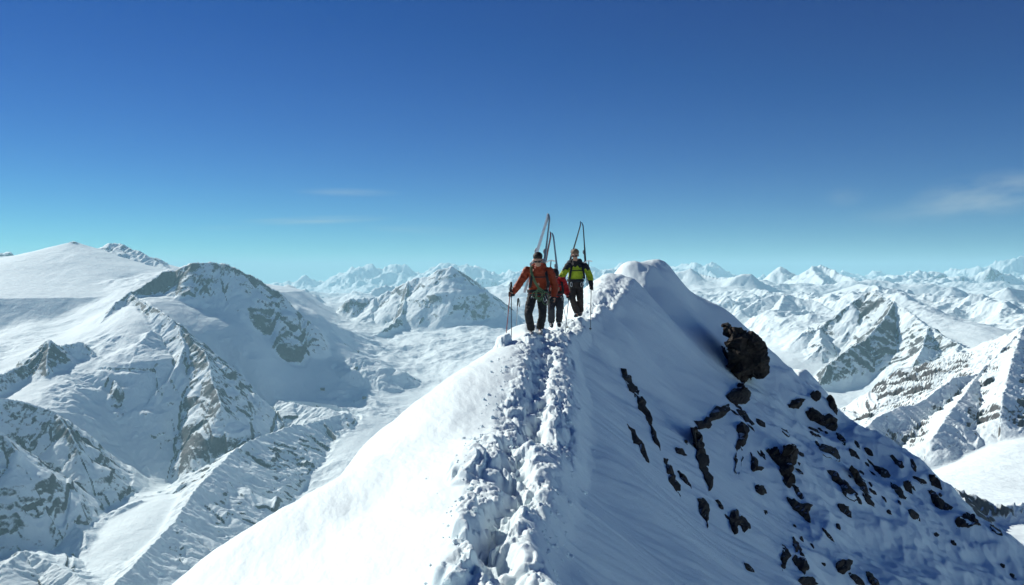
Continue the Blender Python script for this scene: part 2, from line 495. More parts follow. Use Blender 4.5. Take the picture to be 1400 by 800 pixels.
def far_terrain():
    az = np.radians(np.concatenate([np.linspace(-44, -34.5, 80, endpoint=False), np.linspace(-34.5, 34.5, NAZ), np.linspace(34.5, 44, 81)[1:]]))
    seg = [(330, 1100, 130), (1100, 2500, 300), (2500, 11000, 1150), (11000, 36000, 330), (36000, 60000, 40)]
    rr = np.concatenate([np.exp(np.linspace(math.log(p), math.log(q), n, endpoint=False)) for p, q, n in seg])
    A, D = np.meshgrid(az, rr, indexing='ij')
    X = (np.tan(A) * D).astype(F32); Y = D.astype(F32)     # fan with straight rows of equal depth
    # gentle domain warp so that ridges are not drawn with a ruler
    wl_ = 0.06 * Y
    WX = X + fbm(X / 800, Y / 800, 3, 11, 0.35) * F32(45) * np.clip(Y / 5000, 0.12, 3)
    WY = Y + fbm(X / 800 + 50, Y / 800, 3, 21, 0.35) * F32(45) * np.clip(Y / 5000, 0.12, 3)
    bp = [at(*p) for p in BASE]
    base = tps_fit([(x / y, 0.45 * math.log(y), z / y) for x, y, z in bp], 2e-4)(X / Y, 0.45 * np.log(Y)) * Y
    # far beyond the last controls the ground levels out
    base = np.where(Y > 40000, np.minimum(base, -1200), base)
    best = np.full(X.shape, -1e9, F32); own = np.zeros(X.shape, np.int16)
    flute_s = np.zeros_like(X); flute_d = np.zeros_like(X); rk = np.zeros_like(X); lev = np.zeros_like(X)
    ids = []
    for (mid, S, relief, rocky, pl) in RIDGES:
        if mid not in ids: ids.append(mid)
        k = ids.index(mid) + 1
        if S >= 0.7: S *= 1.2
        P = np.array([at(*p) for p in pl])
        seglen = np.hypot(np.diff(P[:, 0]), np.diff(P[:, 1])); cum = np.r_[0, np.cumsum(seglen)]
        scr = min(3.0, max(0.22, float(P[:, 1].mean()) / 5500))   # size of the gullies on this mountain
        reach = relief / S * 6
        lo = P[:, :2].min(0) - reach; hi = P[:, :2].max(0) + reach
        cols = np.where((A[:, 0] > -9))[0]
        js = np.where((rr > lo[1]) & (rr < hi[1]))[0]
        if len(js) == 0: continue
        j0, j1 = js[0], js[-1] + 1
        # azimuth window
        yy0 = max(lo[1], rr[0]); yy1 = hi[1]
        am = min(math.atan2(lo[0], yy0), math.atan2(lo[0], yy1)); aM = max(math.atan2(hi[0], yy0), math.atan2(hi[0], yy1))
        is_ = np.where((az > am) & (az < aM))[0]
        if len(is_) == 0: continue
        i0, i1 = is_[0], is_[-1] + 1
        sl = (slice(i0, i1), slice(j0, j1))
        x, y = WX[sl], WY[sl]
        bd = np.full(x.shape, 1e12, F32); bz = np.zeros_like(x); bs = np.zeros_like(x); bval = np.full(x.shape, -1e9, F32)
        for q in range(len(P) - 1):
            ax, ay, a_z = P[q]; bx, by, b_z = P[q + 1]
            ex, ey = bx - ax, by - ay
            L2 = ex * ex + ey * ey
            t = np.clip(((x - F32(ax)) * F32(ex) + (y - F32(ay)) * F32(ey)) / F32(L2), 0, 1)
            dx = x - F32(ax) - t * F32(ex); dy = y - F32(ay) - t * F32(ey)
            dd = np.sqrt(dx * dx + dy * dy)
            z = F32(a_z) + t * F32(b_z - a_z)
            val = z - F32(0.36 * S) * dd - F32(0.52 * relief) * (1 - np.exp(-dd * F32(1.23 * S / relief))) - F32(0.45) * np.maximum(0, dd - F32(0.85 * relief / S))
            mm = val > bval
            bval = np.where(mm, val, bval); bd = np.where(mm, dd, bd)
            side = np.sign(dx * F32(ey) - dy * F32(ex))
            bs = np.where(mm, F32(cum[q]) + t * F32(math.sqrt(L2)) + side * 5000, bs)
        sub = best[sl]
        mm = bval > sub
        best[sl] = np.where(mm, bval, sub)
        own[sl] = np.where(mm, k, own[sl])
        flute_s[sl] = np.where(mm, bs / F32(scr) + k * 777, flute_s[sl]); flute_d[sl] = np.where(mm, bd / F32(scr), flute_d[sl])
        rk[sl] = np.where(mm, F32(rocky - 0.13), rk[sl])
        lev[sl] = np.where(mm, F32(relief), lev[sl])
    base = base + sstep(9500, 15000, Y) * ((fbm(X / 5600, Y / 4300, 7, 121, 0.5, True) - 0.42) * F32(1150) * (0.3 + 0.85 * sstep(-0.25, 0.35, fbm(X / 9000, Y / 12000, 2, 128))) - 60)
    rside = sstep(0.02, 0.2, X / Y)
    base = base + (0.35 + 0.65 * rside) * sstep(5200, 7500, Y) * sstep(12000, 9500, Y) * (fbm(X / 2300, Y / 2300, 7, 131, 0.53, True) - 0.55) * F32(400)
    # smooth union with the base
    kk = np.clip(0.0045 * Y, 4, 90).astype(F32)
    h = np.clip(0.5 + 0.5 * (best - base) / kk, 0, 1)
    Z = base * (1 - h) + best * h + kk * h * (1 - h)
    above = np.clip((best - base) / (lev * F32(0.25) + 1), -0.3, 1)
    m = sstep(-0.1, 0.45, above)
    rough = sstep(0.58, 0.75, rk)
    # flutes and gullies running down from each crest
    sc = np.clip(Y / 5500, 0.22, 3).astype(F32)
    d_ = flute_d
    wf = fbm(X / (260 * sc), Y / (260 * sc), 3, 35) * F32(70)
    fl = fbm((flute_s + wf) / 150 + d_ / 900, (d_ + wf * 3) / 520, 4, 31, 0.55, True)
    ramp_d = 1 - np.exp(-d_ / 90)
    Z = Z + m * ramp_d * (fl - 0.55) * F32(50) * sc * (1 + 0.5 * sstep(2600, 1900, Y)) * (0.12 + 0.88 * rough)
    NZ0 = grid_normals(X, Y, Z)[..., 2].astype(F32)
    # broken rock relief
    rg = fbm(X / (210 * sc.mean()) , Y / 210, 1, 41)
    rid = fbm(WX / 260, WY / 260, 6, 51, 0.55, True)
    wq = fbm(X / 130, Y / 130, 3, 45) * F32(40)
    rid2 = fbm((flute_s + wq) / 64, (flute_d + wq * 2) / 230, 5, 61, 0.55, True)
    farw = np.clip(Y / 6000, 0, 4)
    Z = Z + m * (rid - 0.55) * F32(24) * np.clip(sc, 0.3, 1.6) * (0.12 + 0.9 * rough)
    Z = Z + m * (rid2 - 0.55) * F32(10) * np.clip(sc, 0.35, 1.2) * (0.15 + 0.85 * sstep(1900, 3200, Y)) * (0.10 + 0.9 * rough)
    # crest teeth
    tooth = fbm(flute_s / 60, flute_s * 0 + 3.3, 3, 71) * np.exp(-d_ / 50)
    Z = Z + m * tooth * F32(16) * sc * (0.25 + rough)
    # wind rolled snow on the gentle ground
    g1 = fbm(X / 900, Y / 1300, 4, 81)
    g2 = fbm(X / 190, Y / 260, 4, 91)
    gentle = 1 - m
    Z = Z + gentle * (g1 * F32(55) * np.clip(Y / 6000, 0.05, 2.5) + g2 * F32(7) * np.clip(Y / 6000, 0.12, 1.5))
    # broken ground on the valley floor and plateau
    vf = sstep(6500, 5200, Y) * sstep(2000, 2800, Y) * sstep(-200, -500, X)
    vf = vf * sstep(-0.1, 0.35, fbm(X / 700, Y / 700, 2, 94))
    Z = Z + gentle * vf * (fbm(X / 170, Y / 170, 5, 95, 0.5, True) - 0.5) * F32(30)
    pf = sstep(9500, 7500, Y) * sstep(3500, 4500, Y) * sstep(-2200, -1500, X) * sstep(900, 300, X)
    pf = pf * sstep(0.0, 0.4, fbm(X / 900, Y / 900, 2, 96))
    Z = Z + gentle * pf * (fbm(X / 330, Y / 380, 4, 97, 0.45, True) - 0.5) * F32(34)
    # far ranges: bold relief
    fr = sstep(11000, 20000, Y)
    Z = Z + fr * m * (fbm(X / 1500, Y / 1500, 6, 101, 0.55, True) - 0.55) * F32(420)
    FAR['az'], FAR['rr'], FAR['Z'] = az, rr, Z
    N = grid_normals(X, Y, Z)
    rocky = np.where(m > 0.05, rk * m + (1 - m) * 0.50, 0.50 + 0.24 * vf + 0.18 * pf + 0.14 * sstep(5500, 9000, Y)).astype(F32) - F32(0.7) * NZ0
    # ownership: the mountains, else the open snow country
    own = np.where(above > 0.02, own, 0)
    ni, nj = X.shape
    V = np.stack([X, Y, Z], -1).reshape(-1, 3); NV = N.reshape(-1, 3); RV = rocky.ravel()
    I = np.arange(ni * nj).reshape(ni, nj)
    Fq = np.stack([I[:-1, :-1], I[1:, :-1], I[1:, 1:], I[:-1, 1:]], -1).reshape(-1, 4)
    fo = own[:-1, :-1].ravel()
    mat = snow_far()
    names = ['snowfield'] + ids
    for k, nm in enumerate(names):
        info = MOUNTAINS[nm]
        tgt = info[0]
        sel = Fq[fo == k]
        if len(sel) == 0: continue
        groups.setdefault(tgt, []).append(sel)
    for tgt, sels in groups.items():
        sel = np.concatenate(sels)
        u, inv = np.unique(sel.ravel(), return_inverse=True)
        me = np_mesh(tgt[0], V[u], inv.reshape(-1, 4), NV[u])
        a = me.attributes.new('rocky', 'FLOAT', 'POINT')
        a.data.foreach_set('value', RV[u])
        o = link(tgt[0], me, mat)
        tag(o, tgt[1], tgt[2], None, 'structure')


NAZ = 1150
FAR = {}


def far_spot(px, py, dmin=2500.0, dmax=12000.0):
    """where a pixel's line of sight meets the far terrain"""
    a, b = ray(px, py)
    i = int(np.argmin(np.abs(np.tan(FAR['az']) - a)))
    rr = FAR['rr']
    for j in np.where((rr > dmin) & (rr < dmax))[0]:
        if FAR['Z'][i, j] > b * rr[j]:
            return Vector((a * rr[j], rr[j], float(FAR['Z'][i, j])))
    return None


groups = {}
T_SNOW = ('snowfield', 'open snowfields and valley floor spread between the mountains', 'snowfield')
T_DOME = ('mountain', 'smooth white glacier dome on the left skyline with a small rocky cap', 'mountain')
T_PEAK = ('mountain', 'craggy blue shaded peak with long spurs below the glacier dome', 'mountain')
T_SHOUL = ('mountain', 'dark rock shoulder in shadow at the left edge above the valley', 'mountain')
T_SPUR = ('mountain', 'narrow dark rock spur slanting down through the valley behind the white slope', 'mountain')
T_PYR = ('mountain', 'sharp snow pyramid with shaded right flank left of the climbers', 'mountain')
T_SMALL = ('mountain', 'tiny blue tooth of a peak on the saddle beside the shaded peak', 'mountain')
T_MID = ('mountain', 'low pale range just in front of the faint far range', 'mountain')
T_FAR = ('mountain', 'faint hazy far range along the whole horizon', 'mountain')
T_BACK = ('mountain', 'row of pointed white peaks behind the right hand ridge', 'mountain')
T_MIDR = ('mountain', 'streaked snow ridge between the pointed peaks and the broad peak', 'mountain')
T_BROAD = ('mountain', 'broad peak with a blue shaded rock face above the white bowl', 'mountain')
T_HUMP = ('mountain', 'smooth glacier hump running down behind the broad peak', 'mountain')
T_RIGHT = ('mountain', 'small pale peaks at the right edge below the far range', 'mountain')
T_ROCKY = ('mountain', 'near snowy ridge studded with brown rocks at the right edge', 'mountain')
T_OUT = ('mountain', 'low rocky snow outcrop at the lower right below the white basin', 'mountain')
T_EDGE = ('mountain', 'small dark peak peeping over the glacier dome at the left edge of the skyline', 'mountain')
MOUNTAINS = {k: (v,) for k, v in dict(snowfield=T_SNOW, valley=T_SNOW, plateau=T_SNOW, glacier_dome=T_DOME, edge_peak=T_EDGE, rocky_peak=T_PEAK, cliff_band=T_PEAK,
             dark_shoulder=T_SHOUL, rock_spur=T_SPUR, pyramid_peak=T_PYR, saddle_peak=T_SMALL, mid_range=T_MID, far_range=T_FAR, back_peaks=T_BACK,
             middle_ridge=T_MIDR, broad_peak=T_BROAD, glacier_hump=T_HUMP, right_peaks=T_RIGHT, rocky_ridge=T_ROCKY, outcrop=T_OUT).items()}
far_terrain()


def far_country():
    """the snow country to the sides and behind the camera"""
    az = np.radians(np.linspace(43.5, 316.5, 420))
    rr = np.exp(np.linspace(math.log(330), math.log(60000), 190))
    A, D = np.meshgrid(az, rr, indexing='ij')
    X = (np.sin(A) * D).astype(F32); Y = (np.cos(A) * D).astype(F32); D = D.astype(F32)
    Z = -0.82 * np.minimum(D, 1250) - 0.02 * np.minimum(D, 9000)
    Z = Z + sstep(1200, 4500, D) * fbm(X / 5200, Y / 5200, 8, 301, 0.5, True) * F32(1250) + fbm(X / 300, Y / 300, 3, 311) * F32(20)
    Z = np.minimum(Z, 420).astype(F32)
    N = grid_normals(X, Y, Z)
    ni, nj = X.shape
    I = np.arange(ni * nj).reshape(ni, nj)
    Fq = np.stack([I[:-1, :-1], I[1:, :-1], I[1:, 1:], I[:-1, 1:]], -1).reshape(-1, 4)
    me = np_mesh('terrain', np.stack([X, Y, Z], -1).reshape(-1, 3), Fq, N.reshape(-1, 3))
    a = me.attributes.new('rocky', 'FLOAT', 'POINT')
    a.data.foreach_set('value', np.full(ni * nj, 0.62, F32) - F32(0.7) * N[..., 2].ravel().astype(F32))
    o = link('terrain', me, snow_far())
    tag(o, 'snow covered mountain country around and behind the crest', 'terrain', None, 'structure')


far_country()

# ------------------------------------------------------------------ the air
def haze():
    bm = bmesh.new()
    bmesh.ops.create_cube(bm, size=1.0)
    lo, hi = (-75000, -75000, -4200), (75000, 75000, 820)
    for v in bm.verts:
        v.co = Vector([lo[i] if v.co[i] < 0 else hi[i] for i in range(3)])
    me = bpy.data.meshes.new('haze'); bm.to_mesh(me); bm.free()
    m = bpy.data.materials.new('haze'); m.use_nodes = True
    nt = m.node_tree; nt.nodes.clear()
    pv = nt.nodes.new('ShaderNodeVolumePrincipled')
    pv.inputs['Color'].default_value = (0.50, 0.88, 1.0, 1)
    pv.inputs['Density'].default_value = HAZE_DENSITY
    pv.inputs['Anisotropy'].default_value = 0.0
    out = nt.nodes.new('ShaderNodeOutputMaterial')
    nt.links.new(pv.outputs[0], out.inputs['Volume'])
    o = link('haze', me, m)
    tag(o, 'thin pale blue mountain haze over the far ranges', 'haze', None, 'stuff')


HAZE_DENSITY = 3.0e-5
haze()
# ------------------------------------------------------------------ the near snow crest
# crest line of the beaten track
CREST = [(700, 800, 5.5), (690, 700, 7.0), (710, 600, 9.5), (735, 520, 13.0), (742, 462, 16.2), (752, 449, 17.5), (785, 434, 20.5), (812, 415, 23), (836, 402, 25.5), (862, 384, 29.5), (888, 362, 34), (905, 357, 36)]
NEAR = [
    # around and behind the camera
    'w', (0, -8, -1.2), (0, -3, -1.6), (0, 0, -1.85), (0, 2.6, -2.12), (-4, -3, -3.0), (4.5, -3, -4.6), (-4, 0, -3.2), (4, 0, -4.6), (-3.6, 4, -3.3), (3.2, 4, -4.5), (-9, 0, -7.2), (-10, -6, -7.5), (9, 0, -9.0), (10, -6, -9.4), (8, 6, -8.2), (-20, 2, -17), (22, 4, -20), (-20, -12, -16), (22, -12, -20),
    'p'] + CREST + [
    # left slope, convex up to its edge
    (600, 800, 5.7), (500, 800, 6.4), (400, 800, 7.2), (300, 790, 8.2), (230, 800, 8.8), (600, 700, 7.6), (500, 700, 9.0), (390, 700, 10.6), (620, 600, 10.8), (520, 600, 12.6), (500, 606, 12.9), (620, 520, 15.2), (660, 490, 16.4), (300, 750, 9.8), (680, 476, 17.0),
    # lip in front of the climbers and left flank beyond
    (700, 462, 16.9), (690, 455, 17.4),
    # broad crest above the climbers
    (800, 398, 27), (822, 384, 29.5), (848, 368, 33), (880, 358, 35.5),
    # shaded right slope
    (850, 800, 7.7), (950, 800, 9.7), (1100, 800, 14.2), (1250, 800, 19.2), (1400, 800, 26),
    (790, 700, 8.3), (850, 700, 10.2), (950, 700, 13.2), (1050, 700, 18), (1150, 700, 22.3), (1250, 705, 26.5),
    (830, 600, 12.2), (880, 600, 14.8), (950, 600, 18), (1050, 600, 23.5), (1150, 625, 27.5),
    (830, 520, 16.8), (850, 500, 20), (900, 500, 23), (950, 500, 26), (1000, 520, 28.5), (1040, 530, 31),
    (850, 440, 24), (900, 420, 30), (950, 420, 34.2), (940, 395, 36), (1000, 470, 33.5), (1100, 575, 31.5), (1200, 655, 28.5), (1300, 730, 27),
    # its far edge
    (985, 419, 36.8), (1040, 468, 37), (1062, 492, 36.8),
    (1100, 508, 40), (1132, 540, 39.5), (1150, 575, 37.5), (1200, 612, 35.5), (1280, 660, 33.5), (1340, 712, 31.5), (1400, 757, 30), (1500, 830, 28.5),
]
# silhouette edges fall away steeply behind: (pixel, distance, metres beyond, metres lower)
DROP = [(230, 800, 8.8, 3.5, 4.2), (300, 750, 9.8, 3.5, 4.0), (400, 680, 11.2, 4, 4.2), (500, 606, 12.9, 4, 3.8), (600, 533, 15.0, 4, 3.2), (680, 474, 17.0, 4.5, 2.8), (720, 460, 19, 4, 2.2),
        (800, 396, 27, 5, 2.6), (848, 367, 33, 5, 3.0), (905, 356, 36, 5, 3.4),
        (985, 419, 36.8, 4, 4.2), (1040, 468, 37, 3.2, 2.4), (1132, 540, 39.5, 5, 6), (1200, 612, 35.5, 5, 6.5), (1280, 660, 33.5, 5, 7), (1340, 712, 31.5, 5, 7), (1400, 757, 30, 5, 7.5), (1500, 830, 28.5, 5, 8)]
near_pts = []
mode = 'p'
for p in NEAR:
    if isinstance(p, str): mode = p; continue
    near_pts.append(p if mode == 'w' else at(*p))
for px, py, d, bey, low in DROP:
    x, y, z = at(px, py, d)
    q = math.hypot(x, y)
    near_pts.append((x + x / q * bey, y + y / q * bey, z - low))
near_tps = tps_fit(near_pts, 2e-6)
cr = np.array([at(*p) for p in CREST])
cr = np.vstack([[0.1, -9, -1.3], [0.05, 0, -1.9], [0.0, 3, -2.1], cr])


def near_height(X, Y, detail=True):
    X = np.asarray(X, F32); Y = np.asarray(Y, F32)
    Z = near_tps(X, Y)
    r = np.sqrt(X * X + Y * Y)
    cone = -0.82 * r + 3
    w = sstep(42, 68, r)
    Z = Z * (1 - w) + cone * w
    if not detail:
        return Z
    # track coordinates
    xc = np.interp(Y, cr[:, 1], cr[:, 0]).astype(F32)
    wob = make_noise(5)(Y * 0.55, Y * 0 + 2.2) * F32(0.10)
    u = X - xc - wob
    half_l = np.interp(Y, [0, 5.5, 7, 9.5, 13, 16.5, 20, 25, 30], [0.36, 0.38, 0.36, 0.54, 0.46, 0.42, 0.5, 0.8, 1.0]).astype(F32)
    half_r = np.interp(Y, [0, 5.5, 7, 9.5, 13, 15, 17, 20, 24, 30], [0.32, 0.25, 0.31, 0.54, 0.62, 0.62, 0.48, 0.3, 0.25, 0.3]).astype(F32)
    edge = fbm(X * 1.6, Y * 1.1, 3, 201) * F32(0.16)
    inl = sstep(-half_l - 0.12, -half_l + 0.10, u + edge)
    inr = sstep(half_r + 0.10, half_r - 0.08, u + edge)
    tr = inl * inr * sstep(29, 23, Y)
    # churned snow: rounded lumps
    wx = X + fbm(X * 2.1, Y * 2.1, 2, 211) * F32(0.16); wy = Y + fbm(X * 2.1 + 9, Y * 2.1, 2, 221) * F32(0.16)
    l1 = np.abs(make_noise(231)(wx * 2.6, wy * 1.9))
    l2 = np.abs(make_noise(232)(wx * 6.1, wy * 4.6))
    l3 = np.abs(make_noise(233)(wx * 14, wy * 11))
    l4 = fbm(wx * 26, wy * 22, 2, 234)
    lumps = (l1 * 0.10 + l2 * 0.075 + l3 * 0.055 + l4 * 0.022) - 0.085
    plates = sstep(-0.04, 0.04, make_noise(236)(wx * 3.3, wy * 2.5)) * 0.05 + sstep(-0.05, 0.05, make_noise(237)(wx * 8.5, wy * 7)) * 0.028
    lumps = (lumps * 0.85 + plates - 0.04) * 0.58 - 0.02
    sc = np.interp(Y, [0, 8, 20, 30], [0.85, 1.0, 1.0, 1.6]).astype(F32)
    Z = Z + tr * lumps * sc
    # trodden groove with boot holes
    gc = np.interp(Y, [0, 5.0, 5.6, 6.4, 7.2, 8.2, 9.6, 11, 13, 15, 17, 22], [0.0, 0.03, -0.02, -0.08, -0.03, 0.02, -0.02, 0.03, 0.0, 0.05, 0.0, 0.0]).astype(F32)
    gu = u - gc + make_noise(241)(Y * 1.6, Y * 0) * F32(0.09)
    gw = np.interp(Y, [0, 6, 9, 14, 20], [0.15, 0.15, 0.17, 0.16, 0.2]).astype(F32)
    groove = np.exp(-(gu / gw) ** 4)
    steps = 0.5 + 0.5 * np.sin(Y * 2 * np.pi / 0.62 + np.sign(gu) * 1.4 + make_noise(243)(Y * 0.7, Y * 0) * 2)
    gdep = np.interp(Y, [0, 5, 7, 9, 12, 15, 17, 22, 30], [0.2, 0.25, 0.3, 0.3, 0.24, 0.2, 0.12, 0.12, 0.05]).astype(F32)
    Z = Z - sstep(36, 28, Y) * groove * gdep * 0.72 * (0.65 + 0.45 * steps) * (1 - 0.3 * l2 * 2)
    # berms of thrown out snow and the corniced right edge
    Z = Z + 0.055 * np.exp(-((u + half_l * 0.72) / 0.20) ** 2) * sstep(34, 26, Y) * (0.5 + 0.6 * l1)
    lip = np.exp(-((u - half_r * 0.80) / 0.24) ** 2) * sstep(36, 30, Y)
    Z = Z + lip * (0.05 + 0.07 * l1) * sstep(3, 6, Y)
    # step down just outside the right edge
    Z = Z - sstep(half_r - 0.05, half_r + 0.30, u + edge) * 0.16 * sstep(24, 18, Y)
    # slab blocks on the left of the track near the camera
    for bx, by, ax, ay, hgt in ((-0.42, 5.75, 0.17, 0.38, 0.17), (-0.36, 6.75, 0.15, 0.45, 0.15), (-0.50, 8.8, 0.22, 0.5, 0.12), (0.62, 11.6, 0.22, 0.6, 0.10), (-0.17, 15.7, 0.16, 0.34, 0.20), (0.42, 15.9, 0.22, 0.3, 0.08)):
        q = ((X - bx) / ax) ** 2 + ((Y - by) / ay) ** 2
        Z = Z + F32(hgt) * sstep(1.4, 0.6, q + l2 * 0.8)
    # open slopes: wind crust, runnels down the fall line on the shaded side
    off = 1 - tr
    left = sstep(0.1, -0.5, u); right = sstep(0.1, 0.7, u)
    Z = Z + off * left * (fbm(X * 0.5 + Y * 0.15, Y * 0.22, 3, 251) * F32(0.07) + fbm(X * 3.2 + Y * 0.8, Y * 1.3, 4, 255) * F32(0.028))
    fall = X + 0.0 * Y
    along = Y * 0.8 - X * 0.62       # runs along the contour; the fall line goes right and towards the camera
    down = X * 0.8 + Y * 0.3
    nearfade = sstep(3, 9, Y) * sstep(30, 14, Y)
    Z = Z + off * right * nearfade * (fbm(along * 2.6, down * 0.42, 4, 261) * F32(0.035) + fbm(along * 8, down * 1.2, 3, 265) * F32(0.018))
    Z = Z + off * right * (fbm(along * 0.7, down * 0.16, 4, 271) * F32(0.12) * sstep(2, 14, Y) + fbm(X * 1.7, Y * 1.7, 4, 275) * F32(0.02))
    # snow bosses among the rocks of the lower face
    rocky = sstep(3.0, 6.5, u) * sstep(9, 15, Y)
    Z = Z + rocky * (fbm(along * 0.42, down * 0.30, 4, 281, 0.5, True) - 0.5) * F32(0.36)
    # summit cap: churned
    cap = sstep(20, 24, Y) * sstep(0.4, -0.1, u - half_r * 0.6) * sstep(46, 38, Y)
    Z = Z + cap * (np.abs(fbm(X * 1.1, Y * 0.8, 4, 291)) * 0.8 - 0.06) * 0.15
    return Z


def near_crest():
    az = np.concatenate([np.linspace(-36.5, 36.5, NEAR_AZ), np.linspace(36.5, 360 - 36.5, 110)[1:-1]])
    az = np.radians(az)
    seg = [(0.35, 3.5, 60), (3.5, 20, NEAR_R1), (20, 48, NEAR_R2), (48, 420, 60)]
    rr = np.concatenate([np.exp(np.linspace(math.log(a), math.log(b), n, endpoint=False)) for a, b, n in seg] + [[420]])
    A, Rr = np.meshgrid(az, rr, indexing='ij')
    X = (np.sin(A) * Rr).astype(F32); Y = (np.cos(A) * Rr).astype(F32)
    Z = near_height(X, Y)
    ni, nj = X.shape
    V = np.stack([X, Y, Z], -1).reshape(-1, 3)
    I = np.arange(ni * nj).reshape(ni, nj)
    I2 = np.vstack([I, I[:1]])
    Fq = np.stack([I2[:-1, :-1], I2[:-1, 1:], I2[1:, 1:], I2[1:, :-1]], -1).reshape(-1, 4)[:, ::-1]
    # cap under the camera
    V = np.vstack([V, [[0, 0, float(near_height(np.zeros(1), np.zeros(1))[0])]]])
    c = len(V) - 1
    Fq = np.vstack([Fq, np.stack([np.full(ni, c), np.full(ni, c), I2[:-1, 0], I2[1:, 0]], -1)[:0]])
    me = np_mesh('snow_ridge', V[:-1], Fq)
    o = link('snow_ridge', me, snow_near())
    tag(o, 'near snow crest with the trodden track, white left slope and shaded right face', 'snow ridge', None, 'structure')
    return o


NEAR_AZ, NEAR_R1, NEAR_R2 = 1150, 620, 260
ridge = near_crest()


def hit(px, py, dmin=4.0, dmax=44.0):
    """where a pixel's line of sight meets the near crest"""
    a, b = ray(px, py)
    d = np.linspace(dmin, dmax, 3000)
    g = near_height(a * d, d)
    below = np.where(b * d < g)[0]
    if len(below) == 0: return None
    i = below[0]
    return Vector((a * d[i], d[i], float(g[i])))


def snow_clods():
    """broken crumbs of snow kicked out along the track"""
    rg = random.Random(3)
    ico = bmesh.new(); bmesh.ops.create_icosphere(ico, subdivisions=2, radius=1.0)
    base = [v.co.copy() for v in ico.verts]; faces = [[v.index for v in f.verts] for f in ico.faces]; ico.free()
    xs, ys, ss = [], [], []
    for _ in range(420):
        y = 4.6 + 9.5 * rg.random() ** 1.3
        side = rg.choice((-1, -1, 1, 1, 0))
        hw = float(np.interp(y, [5, 7, 9.5, 13, 17], [0.4, 0.42, 0.62, 0.58, 0.5]))
        u = side * hw * (0.78 + abs(rg.gauss(0, 0.28))) if side else rg.uniform(-hw, hw)
        xs.append(float(np.interp(y, cr[:, 1], cr[:, 0])) + u); ys.append(y)
        ss.append(0.006 + 0.008 * rg.random() + 0.024 * rg.random() ** 6)
    zs = near_height(np.array(xs), np.array(ys))
    V, Fc = [], []
    for x, y, z, s in zip(xs, ys, zs, ss):
        q = Matrix.Rotation(rg.uniform(0, 6), 3, Vector((rg.gauss(0, 1), rg.gauss(0, 1), rg.gauss(0, 1))).normalized())
        sx, sy, sz = rg.uniform(0.7, 1.3), rg.uniform(0.7, 1.3), rg.uniform(0.5, 0.9)
        o = len(V)
        for b in base:
            p = q @ Vector((b.x * sx, b.y * sy, b.z * sz)) * s * rg.uniform(0.75, 1.2)
            V.append((x + p.x, y + p.y, float(z) + s * 0.25 + p.z))
        Fc += [[o + i for i in f] for f in faces]
    me = bpy.data.meshes.new('snow_clods'); me.from_pydata(V, [], Fc); me.update()
    o = link('snow_clods', me, ridge.data.materials[0])
    tag(o, 'crumbs of broken snow kicked out along the trodden track', 'snow', None, 'stuff')


snow_clods()
import mathutils.geometry
# ------------------------------------------------------------------ rocks in the shaded face
def hits(pts, dmin=4.0, dmax=46.0, n=420):
    P = np.array([ray(*p) for p in pts], F32)
    d = np.linspace(dmin, dmax, n).astype(F32)
    X = P[:, 0:1] * d; Y = np.repeat(d[None], len(P), 0); L = P[:, 1:2] * d
    below = L < near_height(X, Y)
    idx = np.where(below.any(1), below.argmax(1), n - 1)
    lo = d[np.maximum(idx - 1, 0)]; hi = d[idx]
    for _ in range(10):
        mid = (lo + hi) / 2
        b = P[:, 1] * mid < near_height(P[:, 0] * mid, mid)
        hi = np.where(b, mid, hi); lo = np.where(b, lo, mid)
    return np.stack([P[:, 0] * hi, hi, P[:, 1] * hi], -1), below.any(1)


def rock_mat():
    m = Mat('dark_gneiss')
    c = m.coord()
    n = m.noise(c, 6, 7, 0.65)
    n2 = m.noise(c, 1.8, 4)
    col = m.ramp(n, [(0.3, (0.012, 0.010, 0.009)), (0.55, (0.035, 0.028, 0.023)), (0.78, (0.085, 0.062, 0.045))])
    g = m.node('ShaderNodeNewGeometry')
    sp = m.node('ShaderNodeSeparateXYZ'); m.l.new(g.outputs['Normal'], sp.inputs[0])
    dust = m.math('MULTIPLY', m.math('SUBTRACT', m.math('ADD', sp.outputs[2], m.math('MULTIPLY', n2, 0.5)), 1.24), 9.0, clamp=True)
    m.set(Base_Color=m.mix(dust, col, (0.80, 0.85, 0.87, 1)), Roughness=0.85)
    m.b.inputs['Specular IOR Level'].default_value = 0.2
    m.bump(n, 0.9, 0.06)
    return m.m


ROCK_MAT = rock_mat()
rrng = random.Random(12)


def ell(px, py, w, h, ang, n=9):
    """jagged elongated outline, ang in degrees from image right towards image down"""
    out = []
    ca, sa = math.cos(R(ang)), math.sin(R(ang))
    for k in range(n):
        t = 2 * math.pi * (k + rrng.uniform(-0.3, 0.3)) / n
        q = rrng.uniform(0.78, 1.2) / (abs(math.cos(t)) ** 1.15 + abs(math.sin(t)) ** 1.15) ** 0.87
        x, y = math.cos(t) * w * 0.62 * q, math.sin(t) * h * 0.55 * q
        out.append((px + x * ca - y * sa, py + x * sa + y * ca))
    return out


